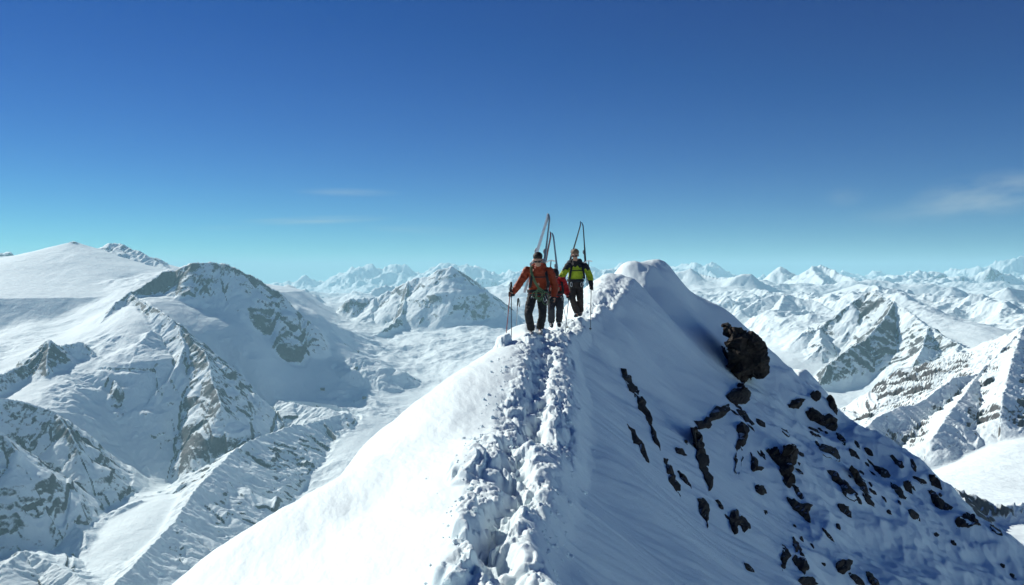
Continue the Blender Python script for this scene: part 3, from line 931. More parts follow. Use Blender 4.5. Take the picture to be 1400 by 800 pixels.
G = 'dark rocks sticking out of the shaded snow face'
ROCKS = [
    ([(987, 443), (1000, 446), (1012, 450), (1028, 455), (1040, 464), (1047, 474), (1046, 482), (1052, 490), (1049, 505), (1042, 514), (1030, 516), (1020, 519), (1013, 525), (1003, 517), (999, 503), (998, 486), (994, 472), (996, 462), (988, 452)], 'huge black crag jutting out of the snow face like a head', 0.34, 29.6),
    ([(993, 541), (1001, 537), (1008, 531), (1012, 525), (1020, 528), (1027, 538), (1024, 547), (1015, 553), (1006, 553), (998, 549)], 'blocky dark rock directly under the huge crag', 0.2),
    ([(1005, 552), (1012, 556), (1022, 568), (1031, 580), (1028, 582), (1015, 571), (1007, 561)], 'slanting black blade of rock below the block under the crag', 0.25),
    ([(949, 576), (962, 577), (972, 566), (980, 557), (996, 553), (998, 561), (985, 572), (972, 577), (970, 584), (955, 587)], 'black rock step running level to the left of the slanting blade', 0.25),
    ([(849, 504), (856, 505), (864, 523), (873, 540), (868, 544), (857, 525)], 'brown topped spear of rock at the upper end of the long crack', 0.35),
    ([(868, 538), (877, 543), (887, 562), (891, 580), (884, 575), (872, 553)], 'middle splinter of the long black crack', 0.35),
    ([(886, 577), (893, 586), (901, 606), (903, 617), (895, 606)], 'thin lower splinter of the long black crack', 0.35),
    ([(857, 580), (863, 585), (873, 600), (882, 616), (887, 633), (876, 619), (864, 598)], 'thin black sliver left of the long crack', 0.4),
    ([(907, 626), (913, 629), (921, 648), (929, 663), (930, 679), (920, 665), (911, 646)], 'slim black fin below the long crack', 0.35),
    (ell(935, 655, 26, 6, 52), 'short black sliver right of the slim fin', 0.4),
    ([(954, 683), (961, 681), (970, 694), (969, 710), (967, 722), (961, 708), (955, 697)], 'diamond shaped black rock standing alone low on the face', 0.3),
    (ell(930, 618, 18, 8, 32), 'small wedge of rock above the slim fin', 0.4),
    ([(944, 585), (952, 583), (960, 597), (965, 617), (969, 637), (973, 660), (969, 672), (963, 651), (955, 632), (948, 610)], 'tall black rib dropping below the left end of the rock step', 0.3),
    ([(1008, 582), (1014, 577), (1023, 584), (1021, 598), (1015, 612), (1013, 632), (1009, 660), (1005, 660), (1006, 632), (1005, 612), (1011, 600)], 'long narrow rib hanging straight below the slanting blade', 0.3),
    ([(1025, 618), (1032, 626), (1036, 638), (1045, 640), (1041, 644), (1033, 644), (1029, 645)], 'hooked little rock right of the narrow rib', 0.4),
    ([(1048, 617), (1060, 613), (1066, 622), (1072, 612), (1080, 606), (1088, 612), (1086, 630), (1079, 648), (1084, 660), (1078, 668), (1070, 652), (1065, 637), (1057, 629)], 'large forked black rock in the middle of the face', 0.28),
    (ell(1074, 592, 15, 6, 40), 'small sliver above the forked rock', 0.4),
    (ell(1040, 670, 18, 11, 35), 'stubby rock below the hooked little rock', 0.4),
    ([(1075, 680), (1085, 683), (1093, 690), (1104, 689), (1110, 692), (1106, 702), (1107, 715), (1099, 708), (1091, 700), (1082, 692)], 'flat jagged rock below the forked rock', 0.3),
    (ell(1091, 674, 22, 7, 58), 'thin rock joining the forked and the flat jagged rock', 0.4),
    ([(999, 703), (1007, 696), (1010, 706), (1018, 709), (1024, 722), (1018, 729), (1009, 717), (1004, 731), (1000, 720)], 'two toothed rock right of the diamond shaped rock', 0.35),
    (ell(986, 694, 8, 5, 50), 'tiny rock between the diamond and the two toothed rock', 0.5),
    ([(1070, 744), (1076, 750), (1081, 760), (1075, 770), (1070, 781), (1067, 765)], 'upright thin rock near the bottom of the face', 0.35),
    ([(1084, 735), (1092, 747), (1099, 760), (1105, 778), (1100, 786), (1090, 775), (1083, 765), (1088, 752)], 'bulky leaning rock right of the upright thin rock', 0.35),
    (ell(1104, 795, 22, 14, 15), 'rounded rock cut by the bottom edge below the leaning rock', 0.4),
    ([(1143, 771), (1153, 766), (1165, 767), (1163, 777), (1154, 785), (1145, 782)], 'squat square rock near the bottom edge', 0.4),
    (ell(1172, 793, 24, 9, 40), 'slanting rock right under the squat square rock', 0.4),
    (ell(1193, 792, 26, 11, 55), 'steep rock at the bottom edge farthest to the right', 0.4),
    (ell(1024, 777, 17, 7, 40), 'little rock alone near the bottom left of the face', 0.4),
    ([(1102, 564), (1110, 560), (1122, 568), (1134, 566), (1144, 575), (1142, 589), (1130, 586), (1118, 579), (1108, 575)], 'broad brown outcrop on the second shoulder', 0.32),
    (ell(1115, 542, 15, 15, 10), 'round dark rock at the top of the second shoulder', 0.45),
    (ell(1088, 552, 21, 12, -25), 'brownish rock left of the round dark rock', 0.45),
    (ell(1138, 553, 28, 10, 68), 'steep rock on the skyline of the second shoulder', 0.4),
    (ell(1133, 618, 34, 17, 38), 'rough rock patch below the broad brown outcrop', 0.3),
    ([(1126, 640), (1140, 645), (1150, 655), (1160, 662), (1168, 672), (1177, 689), (1166, 685), (1156, 679), (1150, 665), (1138, 657)], 'long diagonal rock band under the rough rock patch', 0.3),
    ([(1164, 635), (1172, 642), (1180, 656), (1187, 672), (1198, 695), (1186, 689), (1176, 671), (1168, 653)], 'narrow diagonal rock beside the long diagonal band', 0.32),
    (ell(1155, 697, 22, 12, 48), 'dark rock at the lower end of the long diagonal band', 0.35),
    (ell(1188, 618, 16, 8, 45), 'small rock in the snow above the narrow diagonal rock', 0.45),
    (ell(1168, 621, 20, 7, 42), 'thin rock left of the small rock above the narrow diagonal', 0.45),
    (ell(1206, 645, 28, 10, 30), 'flat dark rock in the middle of the right part of the face', 0.4),
    (ell(1227, 632, 24, 7, 45), 'thin dark strip near the skyline above the flat dark rock', 0.4),
    (ell(1227, 671, 30, 9, 48), 'slanting rock below the flat dark rock', 0.4),
    (ell(1241, 666, 20, 10, 60), 'plump rock right of the slanting one', 0.45),
    (ell(1249, 704, 24, 9, 46), 'longish dark rock alone low on the right part of the face', 0.4),
    ([(1267, 670), (1278, 674), (1288, 684), (1301, 695), (1290, 698), (1277, 690)], 'long dark rock just below the pointed skyline tooth', 0.35),
    (ell(1278, 659, 22, 12, 52), 'pointed rock tooth on the right skyline', 0.55),
    (ell(1249, 637, 16, 7, 68), 'tiny upright tooth on the skyline above the plump rock', 0.6),
    ([(1305, 714), (1315, 706), (1322, 702), (1332, 708), (1341, 719), (1330, 717), (1320, 721), (1308, 723)], 'wide ragged rock low near the right skyline', 0.35),
    (ell(1362, 726, 22, 8, 40), 'rock on the skyline beyond the wide ragged rock', 0.5),
    (ell(1280, 731, 8, 5, 30), 'pebble sized dark rock left of the wide ragged rock', 0.5),
    (ell(1257, 656, 20, 6, 28), 'thin level rock left of the pointed skyline tooth', 0.45),
    (ell(1132, 731, 26, 5, 50), 'hair thin rock edge above the squat square rock', 0.45),
    (ell(1146, 720, 10, 5, 55), 'tiny rock beside the hair thin edge', 0.5),
    (ell(1371, 774, 8, 5, 40), 'uppermost tiny rock in the lower right corner', 0.5),
    (ell(1384, 788, 10, 5, 40), 'lower tiny rock in the lower right corner', 0.5),
    (ell(991, 482, 18, 6, 66), 'small sliver touching the left side of the huge crag', 0.45),
    (ell(1040, 579, 14, 8, 38), 'small rock right of the slanting blade', 0.45),
    (ell(1075, 632, 8, 22, -10), 'dark chip leaning on the forked rock', 0.3),
    (ell(1095, 621, 10, 5, 40), 'tiny rock right of the forked rock', 0.5),
    (ell(1112, 590, 20, 9, 45), 'dark rock under the left end of the broad brown outcrop', 0.4),
    (ell(1150, 600, 18, 7, 45), 'dark rock under the right end of the broad brown outcrop', 0.4),
    (ell(1303, 742, 9, 5, 40), 'tiny rock below the wide ragged rock', 0.5),
    (ell(1215, 700, 8, 5, 45), 'tiny rock left of the longish lone rock on the right part of the face', 0.5),
]


def jag(out):
    """break every long edge of an outline into uneven splinters"""
    res = []
    n = len(out)
    for i in range(n):
        (x0, y0), (x1, y1) = out[i], out[(i + 1) % n]
        L = math.hypot(x1 - x0, y1 - y0)
        res.append((x0, y0))
        k = 2 if L > 14 else (1 if L > 6 else 0)
        for q in range(k):
            t = (q + rrng.uniform(0.6, 1.4)) / (k + 1)
            o = rrng.uniform(-0.13, 0.13) * L
            res.append((x0 + (x1 - x0) * t - (y1 - y0) / L * o, y0 + (y1 - y0) * t + (x1 - x0) / L * o))
    return res


CHIPS = []
for cx, cy, n, sx, sy in ((1140, 610, 7, 40, 22), (1085, 640, 5, 34, 40), (1215, 660, 9, 46, 26), (1020, 600, 4, 26, 30), (1180, 660, 6, 30, 26), (1280, 690, 5, 40, 24), (1060, 720, 5, 50, 30), (1130, 760, 3, 40, 20), (960, 650, 3, 30, 36)):
    for _ in range(n):
        t = rrng.uniform(-1, 1); w = rrng.uniform(-1, 1)
        CHIPS.append((ell(cx + t * sx + w * 8, cy + t * sy * 0.8 + w * sy, rrng.uniform(5, 14), rrng.uniform(2.5, 5), rrng.uniform(35, 62), 6), 'small dark rock chip lying in the snow among the larger rocks of the face', 0.5))


def build_rocks():
    from mathutils import noise
    allp, spans = [], []
    rocks = [(jag(r[0]),) + tuple(r[1:]) for r in ROCKS] + CHIPS
    for out, lab, bul, *fix in rocks:
        spans.append((len(allp), len(allp) + len(out))); allp += out
    H, ok = hits(allp)
    for (a, b), (out, lab, bul, *fix) in zip(spans, rocks):
        q = H[a:b].astype(float)
        dm = np.median(q[:, 1])
        # points that miss the snow (over the skyline) take the depth of the rest
        for i in range(len(q)):
            if not ok[a + i] or abs(q[i, 1] - dm) > 2.6:
                q[i] = at(*out[i], dm)
        if fix:
            q = np.array([at(x, y, fix[0] + rrng.uniform(-0.15, 0.15)) for x, y in out])
        c = q.mean(0)
        e = 0.15
        cx, cy = np.float32(c[0]), np.float32(c[1])
        hx = float(near_height(np.array([cx + e]), np.array([cy]), False)[0] - near_height(np.array([cx - e]), np.array([cy]), False)[0]) / (2 * e)
        hy = float(near_height(np.array([cx]), np.array([cy + e]), False)[0] - near_height(np.array([cx]), np.array([cy - e]), False)[0]) / (2 * e)
        nrm = Vector((-hx, -hy, 1)).normalized()
        size = float(np.sqrt(((q - c) ** 2).sum(1)).mean())
        o2 = np.array(out, float); o2 -= o2.mean(0)
        minor = float(np.linalg.svd(o2, compute_uv=False)[1]) / math.sqrt(len(out)) * 1.5 * dm / FPX
        if fix: nrm = -Vector(c).normalized()
        bm = bmesh.new()
        n = len(q)
        C = Vector(c)
        h = max(minor * bul * (1.5 if fix else 1.15), 0.03)
        # affine map from the outline in the photo to the slope, for points inside the outline
        A2 = np.c_[np.array(out, float), np.ones(n)]
        T, *_ = np.linalg.lstsq(A2, q, rcond=None)
        poly = [Vector(p) for p in out]
        xs_, ys_ = [p.x for p in poly], [p.y for p in poly]
        area = abs(sum(poly[i].x * poly[(i + 1) % n].y - poly[(i + 1) % n].x * poly[i].y for i in range(n))) / 2
        inner = []
        want = int(min(26, 2 + area / 45)); tries = 0

        def inside(x, y):
            r = False
            for i in range(n):
                p0, p1 = poly[i], poly[i - 1]
                if (p0.y > y) != (p1.y > y) and x < (p1.x - p0.x) * (y - p0.y) / (p1.y - p0.y) + p0.x: r = not r
            return r
        while len(inner) < want and tries < 900:
            tries += 1
            x, y = rrng.uniform(min(xs_), max(xs_)), rrng.uniform(min(ys_), max(ys_))
            md = min(math.hypot(x - p.x, y - p.y) for p in poly)
            if md > 0.12 * math.sqrt(area) and inside(x, y) and all(math.hypot(x - p.x, y - p.y) > 0.6 * math.sqrt(area / (want + 2)) for p in inner):
                inner.append(Vector((x, y)))
        v2, _, f2, *_ = mathutils.geometry.delaunay_2d_cdt(poly + inner, [], [list(range(n))], 1, 1e-4)
        front = []
        for i, p in enumerate(v2):
            if i < n:
                v = Vector(q[i]) + nrm * h * rrng.uniform(0.0, 0.45)
            else:
                v = Vector(np.array([p.x, p.y, 1.0]) @ T) + nrm * h * rrng.uniform(0.55, 1.5)
            front.append(bm.verts.new(v - C))
        for f in f2:
            if len(set(f)) > 2: bm.faces.new([front[i] for i in f])
        deep, shrink = (5.0, 0.93) if fix else (2.2, 1.0)
        back = [bm.verts.new((Vector(q[i]) - C) * shrink - nrm * h * deep) for i in range(n)]
        for i in range(n):
            j = (i + 1) % n
            bm.faces.new((front[i], back[i], back[j], front[j]))
        bot = bm.verts.new(-nrm * h * (deep + 0.3))
        for i in range(n):
            bm.faces.new((back[(i + 1) % n], back[i], bot))
        bmesh.ops.triangulate(bm, faces=bm.faces[:])
        cuts = 2 if size > 0.5 else 1
        bmesh.ops.subdivide_edges(bm, edges=bm.edges[:], cuts=cuts, use_grid_fill=True)
        from mathutils import noise
        bm.normal_update()
        off = Vector((rrng.uniform(0, 99), 0, 0))
        for v in bm.verts:
            w = v.co * (2.2 / max(size, 0.12)) + off
            cell = noise.cell(w * 0.9)
            v.co += v.normal * min(size, minor * 1.6) * (1.25 if fix else 1.0) * (0.05 * noise.noise(w) + 0.06 * noise.noise(w * 2.7) + 0.08 * (cell - 0.5))
        bmesh.ops.recalc_face_normals(bm, faces=bm.faces[:])
        me = bpy.data.meshes.new('rock')
        bm.to_mesh(me); bm.free()
        o = link('rock', me, ROCK_MAT)
        o.location = C
        tag(o, lab, 'rock', G)


build_rocks()
# ------------------------------------------------------------------ the climbers
from mathutils import noise as mnoise


class Solid:
    """collects closed shells, then welds them into one continuous skin"""

    def __init__(self):
        self.bm = bmesh.new()

    def ball(self, c, r, seg=16):
        rx, ry, rz = (r, r, r) if isinstance(r, (int, float)) else r
        g = bmesh.ops.create_uvsphere(self.bm, u_segments=seg, v_segments=max(8, seg // 2 + 2), radius=1.0)
        for v in g['verts']:
            v.co = Vector((v.co.x * rx, v.co.y * ry, v.co.z * rz)) + Vector(c)
        return g['verts']

    def limb(self, pts, seg=14):
        """pts: [(x, y, z, r), ...] tapering through every joint"""
        for p in pts:
            self.ball(p[:3], p[3], seg)
        for a, b in zip(pts, pts[1:]):
            A, B = Vector(a[:3]), Vector(b[:3])
            d = B - A
            if d.length < 1e-5: continue
            q = d.to_track_quat('Z', 'Y').to_matrix()
            rings = []
            for P, r in ((A, a[3]), (B, b[3])):
                rings.append([self.bm.verts.new(P + q @ Vector((math.cos(2 * math.pi * k / seg) * r, math.sin(2 * math.pi * k / seg) * r, 0))) for k in range(seg)])
            for k in range(seg):
                self.bm.faces.new((rings[0][k], rings[0][(k + 1) % seg], rings[1][(k + 1) % seg], rings[1][k]))
            self.bm.faces.new(rings[0][::-1]); self.bm.faces.new(rings[1])

    def loft(self, rings, seg=24, power=2.3):
        """rings: [(cx, cy, cz, rx, ry), ...] rounded-box sections stacked upwards"""
        rs = []
        for cx, cy, cz, rx, ry in rings:
            ring = []
            for k in range(seg):
                t = 2 * math.pi * k / seg
                c, s = math.cos(t), math.sin(t)
                ring.append(self.bm.verts.new((cx + rx * math.copysign(abs(c) ** (2 / power), c), cy + ry * math.copysign(abs(s) ** (2 / power), s), cz)))
            rs.append(ring)
        for a, b in zip(rs, rs[1:]):
            for k in range(seg):
                self.bm.faces.new((a[k], a[(k + 1) % seg], b[(k + 1) % seg], b[k]))
        self.bm.faces.new(rs[0][::-1]); self.bm.faces.new(rs[-1])

    def weld(self, name, voxel, mat, parent, smooth=4, folds=0.0, fscale=9, mats=None, pick=None):
        me = bpy.data.meshes.new(name)
        self.bm.normal_update()
        self.bm.to_mesh(me); self.bm.free()
        o = bpy.data.objects.new(name, me)
        COL.objects.link(o)
        md = o.modifiers.new('weld', 'REMESH'); md.mode = 'VOXEL'; md.voxel_size = voxel; md.use_smooth_shade = True
        ms = o.modifiers.new('soft', 'SMOOTH'); ms.iterations = smooth; ms.factor = 0.5
        dg = bpy.context.evaluated_depsgraph_get()
        me2 = bpy.data.meshes.new_from_object(o.evaluated_get(dg))
        me2.name = name
        bpy.data.objects.remove(o); bpy.data.meshes.remove(me)
        if folds:
            nn = [v.normal.copy() for v in me2.vertices]
            for v, n in zip(me2.vertices, nn):
                w = Vector((v.co.x * fscale, v.co.y * fscale, v.co.z * fscale * 1.7))
                f = mnoise.noise(w) + 0.5 * mnoise.noise(w * 2.3)
                v.co += n * folds * (1 - 2 * abs(f))
            me2.update()
        for p in me2.polygons: p.use_smooth = True
        if mats:
            for m in mats: me2.materials.append(m)
            for p in me2.polygons: p.material_index = pick(p.center)
            mat = None
        return link(name, me2, mat, parent)


def tube_mesh(name, pts, r, mat, parent, seg=8, smooth=True):
    """one bent tube through pts; r a number or a list"""
    bm = bmesh.new()
    P = [Vector(p) for p in pts]
    prev = None; rings = []
    for i, p in enumerate(P):
        t = (P[min(i + 1, len(P) - 1)] - P[max(i - 1, 0)]).normalized()
        up = Vector((0, 0, 1)) if abs(t.z) < 0.9 else Vector((1, 0, 0))
        if prev is not None: up = prev
        n = (up - t * up.dot(t)).normalized(); b = t.cross(n); prev = n
        rr = r[i] if isinstance(r, (list, tuple)) else r
        rings.append([bm.verts.new(p + (n * math.cos(2 * math.pi * k / seg) + b * math.sin(2 * math.pi * k / seg)) * rr) for k in range(seg)])
    for a, c in zip(rings, rings[1:]):
        for k in range(seg):
            bm.faces.new((a[k], a[(k + 1) % seg], c[(k + 1) % seg], c[k]))
    bm.faces.new(rings[0][::-1]); bm.faces.new(rings[-1])
    bmesh.ops.recalc_face_normals(bm, faces=bm.faces[:])
    me = bpy.data.meshes.new(name); bm.to_mesh(me); bm.free()
    for p in me.polygons: p.use_smooth = smooth
    return link(name, me, mat, parent)


def strap_mesh(name, pts, width, thick, mat, parent, side=(1, 0, 0)):
    """flat webbing through pts"""
    bm = bmesh.new()
    P = [Vector(p) for p in pts]; rings = []
    for i, p in enumerate(P):
        t = (P[min(i + 1, len(P) - 1)] - P[max(i - 1, 0)]).normalized()
        s = Vector(side); s = (s - t * s.dot(t)).normalized(); n = t.cross(s)
        rings.append([bm.verts.new(p + s * (width / 2 * a) + n * (thick / 2 * b)) for a, b in ((-1, -1), (1, -1), (1, 1), (-1, 1))])
    for a, c in zip(rings, rings[1:]):
        for k in range(4):
            bm.faces.new((a[k], a[(k + 1) % 4], c[(k + 1) % 4], c[k]))
    bm.faces.new(rings[0][::-1]); bm.faces.new(rings[-1])
    bmesh.ops.recalc_face_normals(bm, faces=bm.faces[:])
    bmesh.ops.bevel(bm, geom=bm.edges[:], offset=thick * 0.2, segments=1, affect='EDGES')
    me = bpy.data.meshes.new(name); bm.to_mesh(me); bm.free()
    return link(name, me, mat, parent)


def spline(pts, n=8):
    """smooth curve through pts"""
    P = [Vector(p) for p in pts]; out = []
    for i in range(len(P) - 1):
        p0, p1, p2, p3 = P[max(i - 1, 0)], P[i], P[i + 1], P[min(i + 2, len(P) - 1)]
        for k in range(n):
            t = k / n
            out.append(0.5 * ((2 * p1) + (p2 - p0) * t + (2 * p0 - 5 * p1 + 4 * p2 - p3) * t * t + (3 * p1 - p0 - 3 * p2 + p3) * t ** 3))
    return out + [P[-1]]


M = dict(
    skin=plain('skin', (0.40, 0.22, 0.15), 0.55, 0.35, 0.08, 30),
    hair=plain('dark_hair', (0.018, 0.013, 0.010), 0.6, 0.3, 0.3, 60, 0.4),
    fair=plain('fair_hair', (0.20, 0.13, 0.075), 0.6, 0.3, 0.3, 60, 0.4),
    orange=plain('orange_shell', (0.25, 0.036, 0.011), 0.62, 0.25, 0.10, 14, 0.12),
    red=plain('red_shell', (0.40, 0.016, 0.014), 0.62, 0.25, 0.10, 14, 0.12),
    lime=plain('lime_shell', (0.33, 0.40, 0.02), 0.62, 0.25, 0.08, 14, 0.12),
    black=plain('black_fabric', (0.018, 0.018, 0.020), 0.75, 0.25, 0.3, 25, 0.2),
    dark=plain('charcoal_fabric', (0.035, 0.036, 0.042), 0.75, 0.25, 0.3, 25, 0.2),
    brown=plain('brown_fabric', (0.040, 0.030, 0.026), 0.75, 0.25, 0.3, 25, 0.2),
    grey=plain('grey_plastic', (0.28, 0.29, 0.30), 0.45, 0.4, 0.15, 12),
    boot=plain('boot_shell', (0.055, 0.057, 0.062), 0.4, 0.45, 0.2, 12),
    lens=plain('dark_lens', (0.012, 0.012, 0.014), 0.12, 0.6, 0.05, 5),
    metal=plain('alloy', (0.55, 0.56, 0.58), 0.3, 0.5, 0.06, 30, 0.0, 0.85),
    rope=plain('green_rope', (0.10, 0.16, 0.085), 0.8, 0.2, 0.35, 90, 0.3),
    white=plain('white_ski', (0.66, 0.68, 0.70), 0.3, 0.5, 0.08, 10),
    skiblk=plain('black_ski', (0.030, 0.032, 0.036), 0.3, 0.5, 0.2, 10),
    skired=plain('dark_red_ski', (0.16, 0.018, 0.02), 0.3, 0.5, 0.2, 10),
    skiblue=plain('steel_ski', (0.10, 0.13, 0.17), 0.3, 0.5, 0.2, 10),
    polered=plain('red_pole', (0.30, 0.04, 0.02), 0.35, 0.5, 0.1, 10),
    poleblk=plain('black_pole', (0.03, 0.03, 0.034), 0.35, 0.5, 0.1, 10),
    polegry=plain('grey_pole', (0.30, 0.31, 0.33), 0.35, 0.5, 0.1, 10),
)


def head_into(S, c, yaw, pitch, k=1.0):
    """a head with brow, nose, chin, ears; looks along -Y before yaw / pitch"""
    rot = Matrix.Rotation(yaw, 3, 'Z') @ Matrix.Rotation(pitch, 3, 'X')
    C = Vector(c)

    def b(p, r):
        n0 = len(S.bm.verts)
        vs = S.ball((0, 0, 0), tuple(x * k for x in r), 18)
        for v in vs: v.co = C + rot @ (v.co + Vector(p) * k)
    b((0, 0.012, 0.035), (0.076, 0.096, 0.085))     # skull
    b((0, -0.030, -0.030), (0.058, 0.060, 0.078))   # face
    b((0, -0.066, -0.088), (0.026, 0.022, 0.022))   # chin
    b((0, -0.088, 0.022), (0.046, 0.014, 0.012))    # brow
    b((0, -0.098, -0.018), (0.012, 0.020, 0.026))   # nose
    b((0, -0.108, -0.030), (0.013, 0.013, 0.010))
    b((0, -0.084, -0.062), (0.023, 0.010, 0.006))   # lips
    b((0, -0.083, -0.072), (0.020, 0.010, 0.006))
    for s in (-1, 1):
        b((s * 0.078, 0.008, -0.010), (0.012, 0.024, 0.032))   # ears
        b((s * 0.042, -0.066, -0.022), (0.022, 0.020, 0.018))  # cheeks
        b((s * 0.030, -0.079, 0.004), (0.013, 0.010, 0.009))   # eyes
    return rot


def glove_into(S, grip, axis, to_wrist, wrist, side, k=1.0):
    """palm, four curled fingers and a thumb closed round a shaft along axis through grip"""
    a = Vector(axis).normalized()
    p = Vector(to_wrist); p = (p - a * p.dot(a)).normalized()
    q = a.cross(p) * side
    G_ = Vector(grip)

    def P(ang, r, z):
        return G_ + (p * math.cos(ang) + q * math.sin(ang)) * r * k + a * z * k
    palm = P(0.15, 0.034, 0)
    W = Vector(wrist)
    S.limb([tuple(W) + (0.036,), tuple(P(0.0, 0.06, 0)) + (0.036 * k,), tuple(palm) + (0.032 * k,)], 12)
    for z, ln in ((0.036, 0.95), (0.013, 1.05), (-0.010, 1.0), (-0.032, 0.82)):
        S.limb([tuple(P(0.35, 0.038, z)) + (0.0145 * k,), tuple(P(1.15 * ln, 0.037, z)) + (0.0135 * k,),
                tuple(P(2.15 * ln, 0.033, z)) + (0.0125 * k,), tuple(P(3.1 * ln, 0.030, z)) + (0.0112 * k,)], 9)
    S.limb([tuple(P(-0.25, 0.046, 0.028)) + (0.016 * k,), tuple(P(-1.15, 0.042, 0.046)) + (0.0145 * k,), tuple(P(-2.2, 0.034, 0.048)) + (0.0125 * k,)], 9)


def climber(name_label, loc, J, style):
    """J: joints in metres from the feet point, x to the right of the picture, y away from it"""
    root = bpy.data.objects.new('person', None)
    COL.objects.link(root); root.location = loc
    tag(root, name_label, 'person', 'ski tourers walking along the crest')
    jk, tr = style['jacket'], style['trousers']
    # --- body: one continuous figure
    S = Solid()
    rot = head_into(S, J['head'], style['yaw'], style['pitch'], 1.1)
    S.limb([J['head'][:2] + (J['head'][2] - 0.05, 0.055), J['neck'] + (0.056,), J['chest'] + (0.12,)])
    S.limb([J['chest'] + (0.125,), J['waist'] + (0.115,), J['hip'] + (0.125,)])
    for s in 'rl':
        S.limb([J['sh' + s] + (0.052,), J['el' + s] + (0.040,), J['wr' + s] + (0.027,)])
        S.limb([J['hp' + s] + (0.075,), J['kn' + s] + (0.050,), J['an' + s] + (0.036,)])
        a = Vector(J['an' + s])
        S.limb([tuple(a) + (0.036,), (a.x, a.y - 0.10, a.z - 0.055, 0.03)])
    for s, sd in (('r', 1), ('l', -1)):
        g = style['grip' + s]
        glove_into(S, g[0], g[1], Vector(J['wr' + s]) - Vector(g[0]), J['wr' + s], sd, 0.84)
    S.weld('body', 0.0085, M['skin'], root, 3)
    # --- trousers
    S = Solid()
    h = J['hip']
    S.loft([(h[0], h[1], h[2] - 0.10, 0.14, 0.12), (h[0], h[1], h[2], 0.168, 0.135), (J['waist'][0], J['waist'][1], J['waist'][2], 0.155, 0.125)])
    for s in 'rl':
        hp, kn, an = J['hp' + s], J['kn' + s], J['an' + s]
        mid = tuple((Vector(hp) * 0.5 + Vector(kn) * 0.5))
        cal = tuple((Vector(kn) * 0.55 + Vector(an) * 0.45) + Vector((0, 0.02, 0)))
        S.limb([hp + (0.102,), mid + (0.096,), kn + (0.078,), cal + (0.080,), (an[0], an[1], an[2] + 0.05, 0.077)])
    S.weld('trousers', 0.012, M[tr], root, 5, 0.010, 10)
    # --- boots
    for s in 'rl':
        an = Vector(J['an' + s])
        S = Solid()
        f = Vector(style.get('toe' + s, (0, -1, 0))).normalized()
        S.limb([tuple(an + Vector((0, 0.0, 0.10))) + (0.062,), tuple(an + Vector((0, 0, 0.0))) + (0.058,), tuple(an - f * 0.03 + Vector((0, 0, -0.055))) + (0.050,)])
        S.limb([tuple(an - f * 0.05 + Vector((0, 0, -0.06))) + (0.046,), tuple(an + f * 0.08 + Vector((0, 0, -0.062))) + (0.048,), tuple(an + f * 0.165 + Vector((0, 0, -0.070))) + (0.038,)])
        bt = S.weld('boot', 0.009, M[style['boot']], root, 2)
        for z in (0.06, -0.01):
            strap_mesh('buckle', [an + f * 0.064 + Vector((x, abs(x) * 0.4, z)) for x in (-0.045, 0, 0.045)], 0.02, 0.012, M['metal'], bt, (0, 0, 1))
    # --- jacket
    S = Solid()
    c, w, n = J['chest'], J['waist'], J['neck']
    hem = style['hem']
    hx, hy = J['hip'][0] * 0.5 + w[0] * 0.5, J['hip'][1] * 0.5 + w[1] * 0.5
    sc_ = style.get('bulk', 1.0)
    S.loft([(hx, hy, hem, 0.178 * sc_, 0.142 * sc_), (hx, hy, hem + 0.05, 0.184 * sc_, 0.150 * sc_), (w[0], w[1], w[2] + 0.08, 0.178 * sc_, 0.148 * sc_),
            ((w[0] + c[0]) / 2, (w[1] + c[1]) / 2, (w[2] + c[2]) / 2 + 0.04, 0.186 * sc_, 0.152 * sc_), (c[0], c[1], c[2], 0.196 * sc_, 0.152 * sc_),
            ((c[0] + n[0]) / 2, (c[1] + n[1]) / 2, c[2] * 0.45 + n[2] * 0.55, 0.160 * sc_, 0.12 * sc_), (n[0], n[1] + 0.01, n[2] - 0.03, 0.085, 0.085), (n[0], n[1] + 0.005, n[2] + 0.035, 0.082, 0.082)])
    for s in 'rl':
        sh, el, wr = J['sh' + s], J['el' + s], J['wr' + s]
        m1 = tuple(Vector(sh) * 0.5 + Vector(el) * 0.5); m2 = tuple(Vector(el) * 0.5 + Vector(wr) * 0.5)
        inn = tuple(Vector(c) * 0.45 + Vector(sh) * 0.55 + Vector((0, 0, 0.03)))
        S.limb([inn + (0.100,), sh + (0.088,), m1 + (0.078,), el + (0.070,), m2 + (0.064,), wr + (0.052,)])
    if style.get('hood'):
        S.limb([(n[0] - 0.10, n[1] + 0.05, n[2] + 0.0, 0.05), (n[0], n[1] + 0.13, n[2] + 0.02, 0.07), (n[0] + 0.10, n[1] + 0.05, n[2] + 0.0, 0.05)])
    S.weld('jacket', 0.0115, M[jk], root, 4, 0.013, 8, style.get('mats'), style.get('pick'))
    # --- gloves
    for s, sd in (('r', 1), ('l', -1)):
        g = style['grip' + s]
        S = Solid()
        wr = Vector(J['wr' + s]); el = Vector(J['el' + s])
        glove_into(S, g[0], g[1], wr - Vector(g[0]), wr, sd, 1.12)
        cu = wr + (el - wr).normalized() * 0.06
        S.limb([tuple(wr) + (0.050,), tuple(cu) + (0.058,)])
        S.weld('glove', 0.0062, M['black'], root, 1)
    # --- hair or cap
    hd = Vector(J['head'])
    S = Solid()
